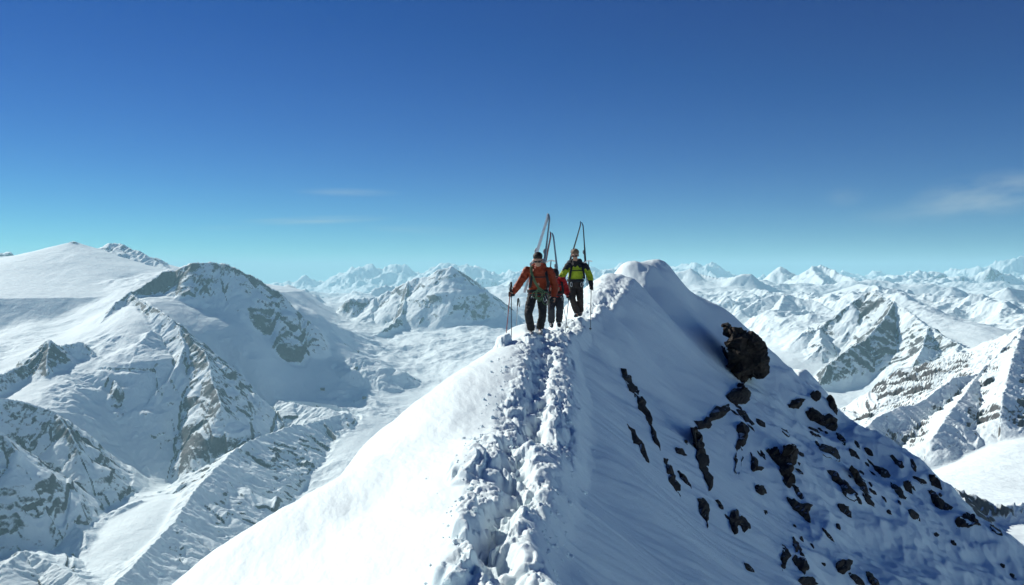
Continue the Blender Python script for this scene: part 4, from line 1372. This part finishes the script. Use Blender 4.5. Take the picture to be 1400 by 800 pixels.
    if style['hair'] == 'cap':
        for v in S.ball((0, 0, 0), (0.098, 0.118, 0.095), 20): v.co = hd + rot @ (v.co + Vector((0, 0.016, 0.060)))
        S.weld('cap', 0.008, M['black'], root, 2)
    else:
        for v in S.ball((0, 0, 0), (0.094, 0.110, 0.084), 20): v.co = hd + rot @ (v.co + Vector((0, 0.026, 0.072)))
        for v in S.ball((0, 0, 0), (0.080, 0.060, 0.085), 20): v.co = hd + rot @ (v.co + Vector((0, 0.065, 0.015)))
        S.weld('hair', 0.007, M[style['hair']], root, 1, 0.008, 40)
    # --- sunglasses
    if style.get('glasses'):
        S = Solid()
        for sg in (-1, 1):
            for v in S.ball((0, 0, 0), (0.034, 0.014, 0.023), 14): v.co = hd + rot @ (v.co + Vector((sg * 0.038, -0.104, 0.004)))
            p0 = hd + rot @ Vector((sg * 0.070, -0.088, 0.008)); p1 = hd + rot @ Vector((sg * 0.086, 0.005, 0.010))
            S.limb([tuple(p0) + (0.006,), tuple(p1) + (0.005,)], 8)
        p0 = hd + rot @ Vector((-0.02, -0.114, 0.006)); p1 = hd + rot @ Vector((0.02, -0.114, 0.006))
        S.limb([tuple(p0) + (0.006,), tuple(p1) + (0.006,)], 8)
        S.weld('sunglasses', 0.004, M['lens'], root, 1)
    # --- climbing harness
    S = Solid()
    ring = []
    for k in range(25):
        t = 2 * math.pi * k / 24
        ring.append((hx + math.cos(t) * 0.195 * sc_, hy + math.sin(t) * 0.163 * sc_, hem + 0.035))
    hr = strap_mesh('harness', ring, 0.045, 0.014, M['dark'], root, (0, 0, 1))
    for k, t in enumerate((-2.5, -2.15, -1.1, -0.75, -0.45)):
        px_, py_ = hx + math.cos(t) * 0.205 * sc_, hy + math.sin(t) * 0.175 * sc_
        loop = [(px_ + 0.022 * math.cos(a), py_, hem - 0.055 + 0.062 * math.sin(a)) for a in [2 * math.pi * i / 14 for i in range(15)]]
        tube_mesh('carabiner', loop, 0.006, M['metal'] if k % 2 else M['black'], hr, 6)
    return root


def backpack(label, loc, J, mat, lid_mat, rise=0.0, size=1.0):
    root = bpy.data.objects.new('backpack', None)
    COL.objects.link(root); root.location = loc
    tag(root, label, 'backpack', 'backpacks with skis strapped on')
    c, n, w = J['chest'], J['neck'], J['waist']
    bx, by = c[0], c[1] + 0.255
    S = Solid()
    z0, z1 = w[2] - 0.02, n[2] - 0.02 + rise
    S.loft([(bx + 0.02, by, z0, 0.12 * size, 0.085), (bx + 0.02, by + 0.01, z0 + 0.06, 0.155 * size, 0.115), (bx, by + 0.01, (z0 + z1) / 2, 0.165 * size, 0.125), (bx, by, z1 - 0.05, 0.155 * size, 0.115), (bx, by, z1, 0.13 * size, 0.095)], 24, 3.2)
    S.weld('main_bag', 0.012, mat, root, 3, 0.008, 12)
    S = Solid()
    S.loft([(bx + 0.01, by - 0.01, z1 + 0.005, 0.145 * size, 0.115), (bx + 0.01, by - 0.01, z1 + 0.05, 0.155 * size, 0.125), (bx + 0.01, by - 0.01, z1 + 0.095, 0.12 * size, 0.09)], 24, 3.0)
    S.weld('lid', 0.012, lid_mat, root, 3, 0.006, 14)
    for s, k in (('shr', -1), ('shl', 1)):
        x = c[0] + k * 0.135
        pts = spline([(x * 0.9, by - 0.08, z1 - 0.02), (x, c[1] + 0.05, n[2] - 0.005), (x + k * 0.012, c[1] - 0.145, c[2] + 0.07), (x + k * 0.03, c[1] - 0.185, c[2] - 0.05), (x + k * 0.055, c[1] - 0.13, c[2] - 0.20), (x + k * 0.05, by - 0.06, z0 + 0.10)], 6)
        strap_mesh('shoulder_strap', pts, 0.055, 0.016, M['black'], root)
    strap_mesh('chest_strap', [(c[0] - 0.15, c[1] - 0.178, c[2] + 0.0), (c[0], c[1] - 0.192, c[2] - 0.005), (c[0] + 0.15, c[1] - 0.178, c[2] + 0.0)], 0.022, 0.008, M['black'], root, (0, 0, 1))
    ring = [(w[0] + math.cos(t) * 0.21, w[1] + 0.02 + math.sin(t) * 0.185, w[2] + 0.0) for t in [math.pi * 0.9 + math.pi * 1.2 * i / 18 for i in range(19)]]
    strap_mesh('hip_belt', ring, 0.065, 0.022, M['black'], root, (0, 0, 1))
    return root


def ski(label, tip, tail, mat, flat=(1, 0, 0), lift=1.0):
    """tip and tail in world coordinates; flat is the direction the width runs"""
    tip, tail = Vector(tip), Vector(tail)
    root = bpy.data.objects.new('ski', None)
    COL.objects.link(root)
    ax = (tip - tail); L = ax.length; ax.normalize()
    wv = Vector(flat); wv = (wv - ax * wv.dot(ax)).normalized()
    nv = ax.cross(wv)
    root.matrix_world = Matrix((wv, nv, ax)).transposed().to_4x4()
    root.location = tail
    tag(root, label, 'ski', 'skis carried upright on the packs')
    bm = bmesh.new(); rings = []
    N = 30
    for i in range(N + 1):
        t = i / N
        z = t * L
        wdt = 0.036 + 0.007 * (abs(t - 0.45) * 2) ** 2
        if t > 0.93: wdt *= math.sqrt(max(0.02, 1 - ((t - 0.93) / 0.07) ** 2))
        if t < 0.03: wdt *= 0.75 + 8 * t
        th = 0.009 + 0.008 * math.exp(-((t - 0.45) / 0.2) ** 2)
        up = 0.035 * max(0, (t - 0.92) / 0.08) ** 2 * lift
        rings.append([bm.verts.new((a * wdt, up + b * th, z)) for a, b in ((-1, -1), (1, -1), (1, 1), (-1, 1))])
    for a, c in zip(rings, rings[1:]):
        for k in range(4):
            bm.faces.new((a[k], a[(k + 1) % 4], c[(k + 1) % 4], c[k]))
    bm.faces.new(rings[0][::-1]); bm.faces.new(rings[-1])
    bmesh.ops.recalc_face_normals(bm, faces=bm.faces[:])
    me = bpy.data.meshes.new('blade'); bm.to_mesh(me); bm.free()
    link('blade', me, mat, root)
    S = Solid()
    S.loft([(0, 0.032, L * 0.50, 0.03, 0.020), (0, 0.036, L * 0.53, 0.034, 0.026), (0, 0.032, L * 0.56, 0.026, 0.018)], 12, 3.5)
    S.loft([(0, 0.034, L * 0.33, 0.034, 0.024), (0, 0.045, L * 0.355, 0.034, 0.036), (0, 0.034, L * 0.385, 0.028, 0.022)], 12, 3.5)
    S.loft([(0, 0.022, L * 0.33, 0.03, 0.010), (0, 0.022, L * 0.56, 0.03, 0.010)], 12, 3.5)
    S.weld('binding', 0.006, M['grey'], root, 1)
    return root


def pole(label, grip, tip, mat, loc=None, basket_mat=None):
    grip, tip = Vector(grip), Vector(tip)
    root = bpy.data.objects.new('ski_pole', None)
    COL.objects.link(root)
    ax = (grip - tip); L = ax.length; ax.normalize()
    root.rotation_mode = 'QUATERNION'
    root.rotation_quaternion = ax.to_track_quat('Z', 'Y')
    root.location = tip
    tag(root, label, 'ski pole', 'ski poles of the three tourers')
    tube_mesh('shaft', [(0, 0, 0), (0, 0, 0.03), (0, 0, L * 0.55), (0, 0, L * 0.56), (0, 0, L)], [0.003, 0.008, 0.0085, 0.0105, 0.0105], mat, root, 10)
    tube_mesh('grip', [(0, 0, L - 0.13), (0, 0, L - 0.10), (0, 0, L - 0.02), (0, -0.008, L + 0.02), (0, -0.02, L + 0.035)], [0.014, 0.0155, 0.0165, 0.024, 0.012], M['black'], root, 12)
    bm = bmesh.new()
    bmesh.ops.create_cone(bm, cap_ends=True, segments=16, radius1=0.045, radius2=0.018, depth=0.018)
    for v in bm.verts: v.co.z += 0.07
    me = bpy.data.meshes.new('basket'); bm.to_mesh(me); bm.free()
    link('basket', me, M['black'], root)
    st = spline([(0, -0.02, L + 0.02), (0.03, -0.05, L - 0.05), (0.01, -0.05, L - 0.16), (-0.02, -0.03, L - 0.08), (0, -0.015, L + 0.015)], 5)
    tube_mesh('wrist_strap', st, 0.006, M['black'], root, 6)
    return root


def ice_axe(label, head, spike, mat):
    head, spike = Vector(head), Vector(spike)
    root = bpy.data.objects.new('ice_axe', None)
    COL.objects.link(root)
    ax = (head - spike); L = ax.length; ax.normalize()
    root.rotation_mode = 'QUATERNION'; root.rotation_quaternion = ax.to_track_quat('Z', 'Y'); root.location = spike
    tag(root, label, 'ice axe')
    tube_mesh('shaft', [(0, 0, 0), (0, 0, 0.04), (0, 0, L)], [0.003, 0.012, 0.012], mat, root, 8)
    strap_mesh('head', spline([(-0.14, 0, L - 0.055), (-0.07, 0, L - 0.01), (0, 0, L + 0.005), (0.07, 0, L - 0.005), (0.11, 0, L - 0.01)], 4), 0.03, 0.008, M['metal'], root, (0, 0, 1))
    return root


def ground(x, y):
    return float(near_height(np.array([x]), np.array([y]))[0])


def place(px, py, d):
    return Vector(at(px, py, d))


# --- first climber: orange jacket
P1 = place(735, 458.5, 16.6)
J1 = dict(head=(-0.005, -0.27, 1.565), neck=(0.02, -0.15, 1.435), chest=(0.025, -0.08, 1.22), waist=(0.0, 0.05, 0.92), hip=(-0.01, 0.07, 0.86),
          shr=(-0.215, -0.07, 1.345), elr=(-0.37, -0.10, 1.09), wrr=(-0.50, -0.17, 0.915), shl=(0.25, -0.07, 1.335), ell=(0.355, -0.06, 1.04), wrl=(0.335, -0.14, 0.815),
          hpr=(-0.105, 0.06, 0.84), knr=(-0.20, -0.16, 0.47), anr=(-0.135, -0.05, 0.10), hpl=(0.09, 0.08, 0.84), knl=(0.105, -0.02, 0.45), anl=(0.06, 0.16, 0.12))
g1r, g1l = (-0.565, -0.215, 0.86), (0.335, -0.18, 0.735)
p1 = climber('man in an orange jacket leading, looking down, two ski poles gripped in one hand', P1, J1, dict(
    jacket='orange', trousers='black', boot='grey', hem=0.815, hood=True, yaw=R(-6), pitch=R(22), hair='hair', glasses=True,
    gripr=(g1r, (0.03, 0.0, 1.0)), gripl=(g1l, (0.1, 0.5, 1.0)), toer=(0.0, -1, 0), toel=(0.1, -1, 0)))
backpack('black backpack with a grey lid on the man in the orange jacket', P1, J1, M['black'], M['grey'], 0.09)
tipA = place(751.5, 292, 17.0)
ski('pale silver ski leaning left from the highest pair of tips', tipA + Vector((-0.015, 0.0, 0.0)), P1 + Vector((-0.13, 0.50, 0.90)) + Vector((-0.14, -0.06, -0.02)), M['white'], (0.55, 0.8, 0))
ski('dark upright ski of the highest pair, running down behind the leading man', tipA + Vector((0.012, 0.03, -0.005)), P1 + Vector((0.09, 0.42, 0.86)), M['skiblue'], (0.25, 0.9, 0))
t1 = Vector((-0.615, -0.22, ground(P1.x - 0.615, P1.y - 0.22) - P1.z - 0.04))
for dx, lab, mm in ((-0.012, 'left one of the two ski poles held together in the black glove', 'polered'), (0.016, 'right one of the two ski poles held together in the black glove', 'poleblk')):
    b = Vector(g1r) + Vector((dx, 0, 0)); tp = t1 + Vector((dx * 3 + (0.02 if dx > 0 else -0.02), 0, 0))
    ax = (b - tp).normalized()
    pole(lab, P1 + b + ax * (0.22 if dx > 0 else 0.17), P1 + tp, M[mm])
# rope across the chest and in coils at the hip
rp = bpy.data.objects.new('climbing_rope', None); COL.objects.link(rp); rp.location = P1
tag(rp, 'green climbing rope slung across the orange jacket and coiled at the waist', 'rope')
c1 = J1['chest']
for k in range(3):
    o_ = 0.018 * (k - 1)
    tube_mesh('strand', spline([(-0.13 + o_, 0.04, 1.42), (-0.135 + o_, -0.15, 1.435), (-0.135 + o_, -0.24, 1.31), (-0.075 + o_ * 1.2, -0.265 - 0.006 * k, 1.14), (0.01 + o_, -0.225, 1.0), (0.07 + o_, -0.175 - 0.004 * k, 0.93), (0.17, -0.12, 0.92)], 7), 0.0085, M['rope'], rp, 7)
for k, (lx, w_, h_, zc) in enumerate(((0.02, 0.075, 0.115, 0.86), (0.055, 0.085, 0.10, 0.87), (-0.02, 0.10, 0.07, 0.855), (0.16, 0.075, 0.13, 0.78), (0.03, 0.055, 0.14, 0.86))):
    loop = [(lx + w_ * math.cos(a), -0.215 - 0.012 * k + 0.02 * math.cos(a * 2), zc + h_ * math.sin(a)) for a in [2 * math.pi * i / 24 for i in range(25)]]
    tube_mesh('coil', loop, 0.0085, M['rope'], rp, 7)
ice_axe('ice axe standing at the side of the leading man\'s backpack', P1 + Vector((0.29, 0.20, 1.56)), P1 + Vector((0.22, 0.30, 0.86)), M['grey'])

# --- second climber: red jacket, bent forward behind the first
P2 = place(757, 447, 18.5)
J2 = dict(head=(0.0, -0.36, 1.20), neck=(0.01, -0.24, 1.10), chest=(0.02, -0.10, 0.98), waist=(0.03, 0.08, 0.80), hip=(0.04, 0.12, 0.74),
          shr=(-0.19, -0.16, 1.05), elr=(-0.30, -0.22, 0.80), wrr=(-0.32, -0.34, 0.62), shl=(0.19, -0.16, 1.07), ell=(0.265, -0.20, 0.88), wrl=(0.315, -0.30, 0.755),
          hpr=(-0.05, 0.12, 0.72), knr=(-0.06, -0.06, 0.42), anr=(-0.05, 0.05, 0.09), hpl=(0.13, 0.12, 0.72), knl=(0.14, -0.04, 0.43), anl=(0.13, 0.10, 0.10))
g2r, g2l = (-0.335, -0.385, 0.56), (0.335, -0.34, 0.70)
climber('stooping person in a red jacket half hidden behind the leading man', P2, J2, dict(
    jacket='red', trousers='dark', boot='boot', hem=0.70, yaw=R(5), pitch=R(30), hair='cap', glasses=True, bulk=0.95,
    gripr=(g2r, (0, -0.1, 1)), gripl=(g2l, (0.0, -0.1, 1.0))))
backpack('dark backpack on the stooping person in red', P2, J2, M['dark'], M['dark'], size=0.95)
tipB = place(755, 317, 18.9)
ski('dark red topped ski leaning left in the shorter middle pair', tipB + Vector((-0.015, 0, 0)), P2 + Vector((-0.36, 0.50, 0.55)), M['skired'], (0.3, 0.9, 0))
ski('steel coloured ski leaning right in the shorter middle pair', tipB + Vector((0.02, 0.02, -0.01)), P2 + Vector((0.20, 0.48, 0.52)), M['skiblue'], (0.3, 0.9, 0))
q = place(708, 410, 17.9)
pole('single thin pole standing in the snow left of the leading man\'s legs', q, Vector((q.x - 0.04, q.y, ground(q.x - 0.04, q.y) - 0.05)), M['polegry'])
q = P2 + Vector(g2l) + Vector((0, 0, 0.06))
pole('pole held by the red sleeved hand, close behind the leading man', q, Vector((q.x - 0.10, q.y + 0.02, ground(q.x - 0.10, q.y + 0.02) - 0.04)), M['polegry'])

# --- third climber: lime and black jacket
P3 = place(787.5, 434, 20.4)
J3 = dict(head=(-0.035, -0.13, 1.59), neck=(-0.01, -0.04, 1.43), chest=(0.01, 0.0, 1.20), waist=(-0.01, 0.05, 0.95), hip=(-0.02, 0.06, 0.87),
          shr=(-0.20, 0.0, 1.315), elr=(-0.345, -0.06, 1.09), wrr=(-0.44, -0.23, 1.00), shl=(0.235, 0.01, 1.30), ell=(0.36, 0.02, 1.04), wrl=(0.375, -0.10, 0.83),
          hpr=(-0.10, 0.06, 0.85), knr=(-0.10, -0.12, 0.48), anr=(0.02, 0.02, 0.11), hpl=(0.08, 0.07, 0.85), knl=(0.10, -0.06, 0.46), anl=(0.13, 0.16, 0.13))
g3r, g3l = (-0.475, -0.275, 0.95), (0.375, -0.135, 0.755)
climber('woman in a lime and black jacket walking last, wearing sunglasses', P3, J3, dict(
    jacket='lime', trousers='brown', boot='boot', hem=0.90, hood=True, yaw=R(-12), pitch=R(16), hair='fair', glasses=True,
    gripr=(g3r, (0.1, 0, 1)), gripl=(g3l, (0, 0, 1)), toer=(-0.35, -1, 0), toel=(-0.2, -1, 0),
    mats=[M['lime'], M['black']], pick=lambda c: 1 if (c.z > 1.31 - 0.10 * min(1, abs(c.x) / 0.30) + 0.02 * math.sin(c.x * 60) and c.z > 1.17) or c.z < 0.955 else 0))
backpack('charcoal backpack on the woman in the lime jacket', P3, J3, M['dark'], M['black'])
tipC = place(796, 303, 20.8)
ski('left ski of the A shaped pair above the lime jacket', tipC + Vector((-0.015, 0, 0)), P3 + Vector((-0.30, 0.50, 0.82)), M['skiblk'], (0.25, 0.9, 0))
ski('right ski of the A shaped pair above the lime jacket', tipC + Vector((0.02, 0.02, -0.01)), P3 + Vector((0.33, 0.46, 0.80)), M['skiblk'], (0.25, 0.9, 0))
q = P3 + Vector(g3l) + Vector((0, 0, 0.08))
pole('pole in the black glove on the outer side of the lime jacket', q, Vector((q.x - 0.02, q.y, ground(q.x - 0.02, q.y) - 0.04)), M['poleblk'])
q = P3 + Vector(g3r) + Vector((0, 0, 0.06))
pole('pole held between the red and the lime jackets', q, Vector((q.x + 0.24, q.y - 0.1, ground(q.x + 0.24, q.y - 0.1) - 0.04)), M['polegry'])
ice_axe('ice axe strapped upright beside the lime jacketed woman\'s pack', P3 + Vector((0.345, 0.20, 1.45)), P3 + Vector((0.30, 0.28, 0.86)), M['grey'])
# ------------------------------------------------------------------ tiny lift buildings on the ski plateau
HUT_WALL = plain('timber_wall', (0.09, 0.06, 0.04), 0.8, 0.2, 0.3, 0.6)
HUT_ROOF = plain('roof_sheet', (0.10, 0.10, 0.11), 0.6, 0.3, 0.2, 0.5)


def hut(px, py, w, label):
    p = far_spot(px, py)
    if p is None: return
    root = bpy.data.objects.new('mountain_hut', None); COL.objects.link(root)
    root.location = p; root.rotation_euler.z = 0.3
    tag(root, label, 'hut', 'lift huts on the ski plateau')
    d, h = w * 0.6, w * 0.28
    bm = bmesh.new()
    vs = [bm.verts.new(c) for c in ((-w / 2, -d / 2, -5), (w / 2, -d / 2, -5), (w / 2, d / 2, -5), (-w / 2, d / 2, -5), (-w / 2, -d / 2, h), (w / 2, -d / 2, h), (w / 2, d / 2, h), (-w / 2, d / 2, h), (-w / 2, 0, h * 1.7), (w / 2, 0, h * 1.7))]
    for f in ((0, 1, 5, 4), (2, 3, 7, 6), (1, 2, 6, 9, 5), (3, 0, 4, 8, 7), (0, 3, 2, 1), (4, 5, 9, 8), (6, 7, 8, 9)):
        bm.faces.new([vs[i] for i in f])
    me = bpy.data.meshes.new('wall'); bm.to_mesh(me); bm.free(); link('wall', me, HUT_WALL, root)
    bm = bmesh.new()
    e = w * 0.06
    pts = []
    for x in (-w / 2 - e, w / 2 + e):
        for y, z in ((-d / 2 - e, h - e * 0.6), (0, h * 1.7 + e * 0.4), (d / 2 + e, h - e * 0.6), (d / 2 + e, h + e * 0.6), (0, h * 1.7 + e * 1.8), (-d / 2 - e, h + e * 0.6)):
            pts.append(bm.verts.new((x, y, z)))
    for k in range(6):
        bm.faces.new((pts[k], pts[(k + 1) % 6], pts[6 + (k + 1) % 6], pts[6 + k]))
    bm.faces.new(pts[:6][::-1]); bm.faces.new(pts[6:])
    bmesh.ops.recalc_face_normals(bm, faces=bm.faces[:])
    me = bpy.data.meshes.new('roof'); bm.to_mesh(me); bm.free(); link('roof', me, HUT_ROOF, root)


def pylon(px, py, h, label):
    p = far_spot(px, py)
    if p is None: return
    root = bpy.data.objects.new('lift_pylon', None); COL.objects.link(root); root.location = p
    tag(root, label, 'lift pylon', 'ski lift pylons on the plateau')
    tube_mesh('mast', [(0, 0, -3), (0, 0, h)], [1.0, 0.7], M['dark'], root, 8)
    tube_mesh('crossarm', [(-3.5, 0, h - 0.6), (3.5, 0, h - 0.6)], 0.7, M['dark'], root, 6)


hut(441, 534, 30, 'tiny dark lift hut farther left on the white plateau, nearer the shaded peak')
hut(498, 545, 26, 'tiny dark lift hut on the white plateau nearer the white crest')
pylon(557, 521, 22, 'tiny lift pylon standing alone on the plateau below the snow pyramid')
pylon(484, 552, 20, 'tiny lift pylon just below the hut nearer the white crest')
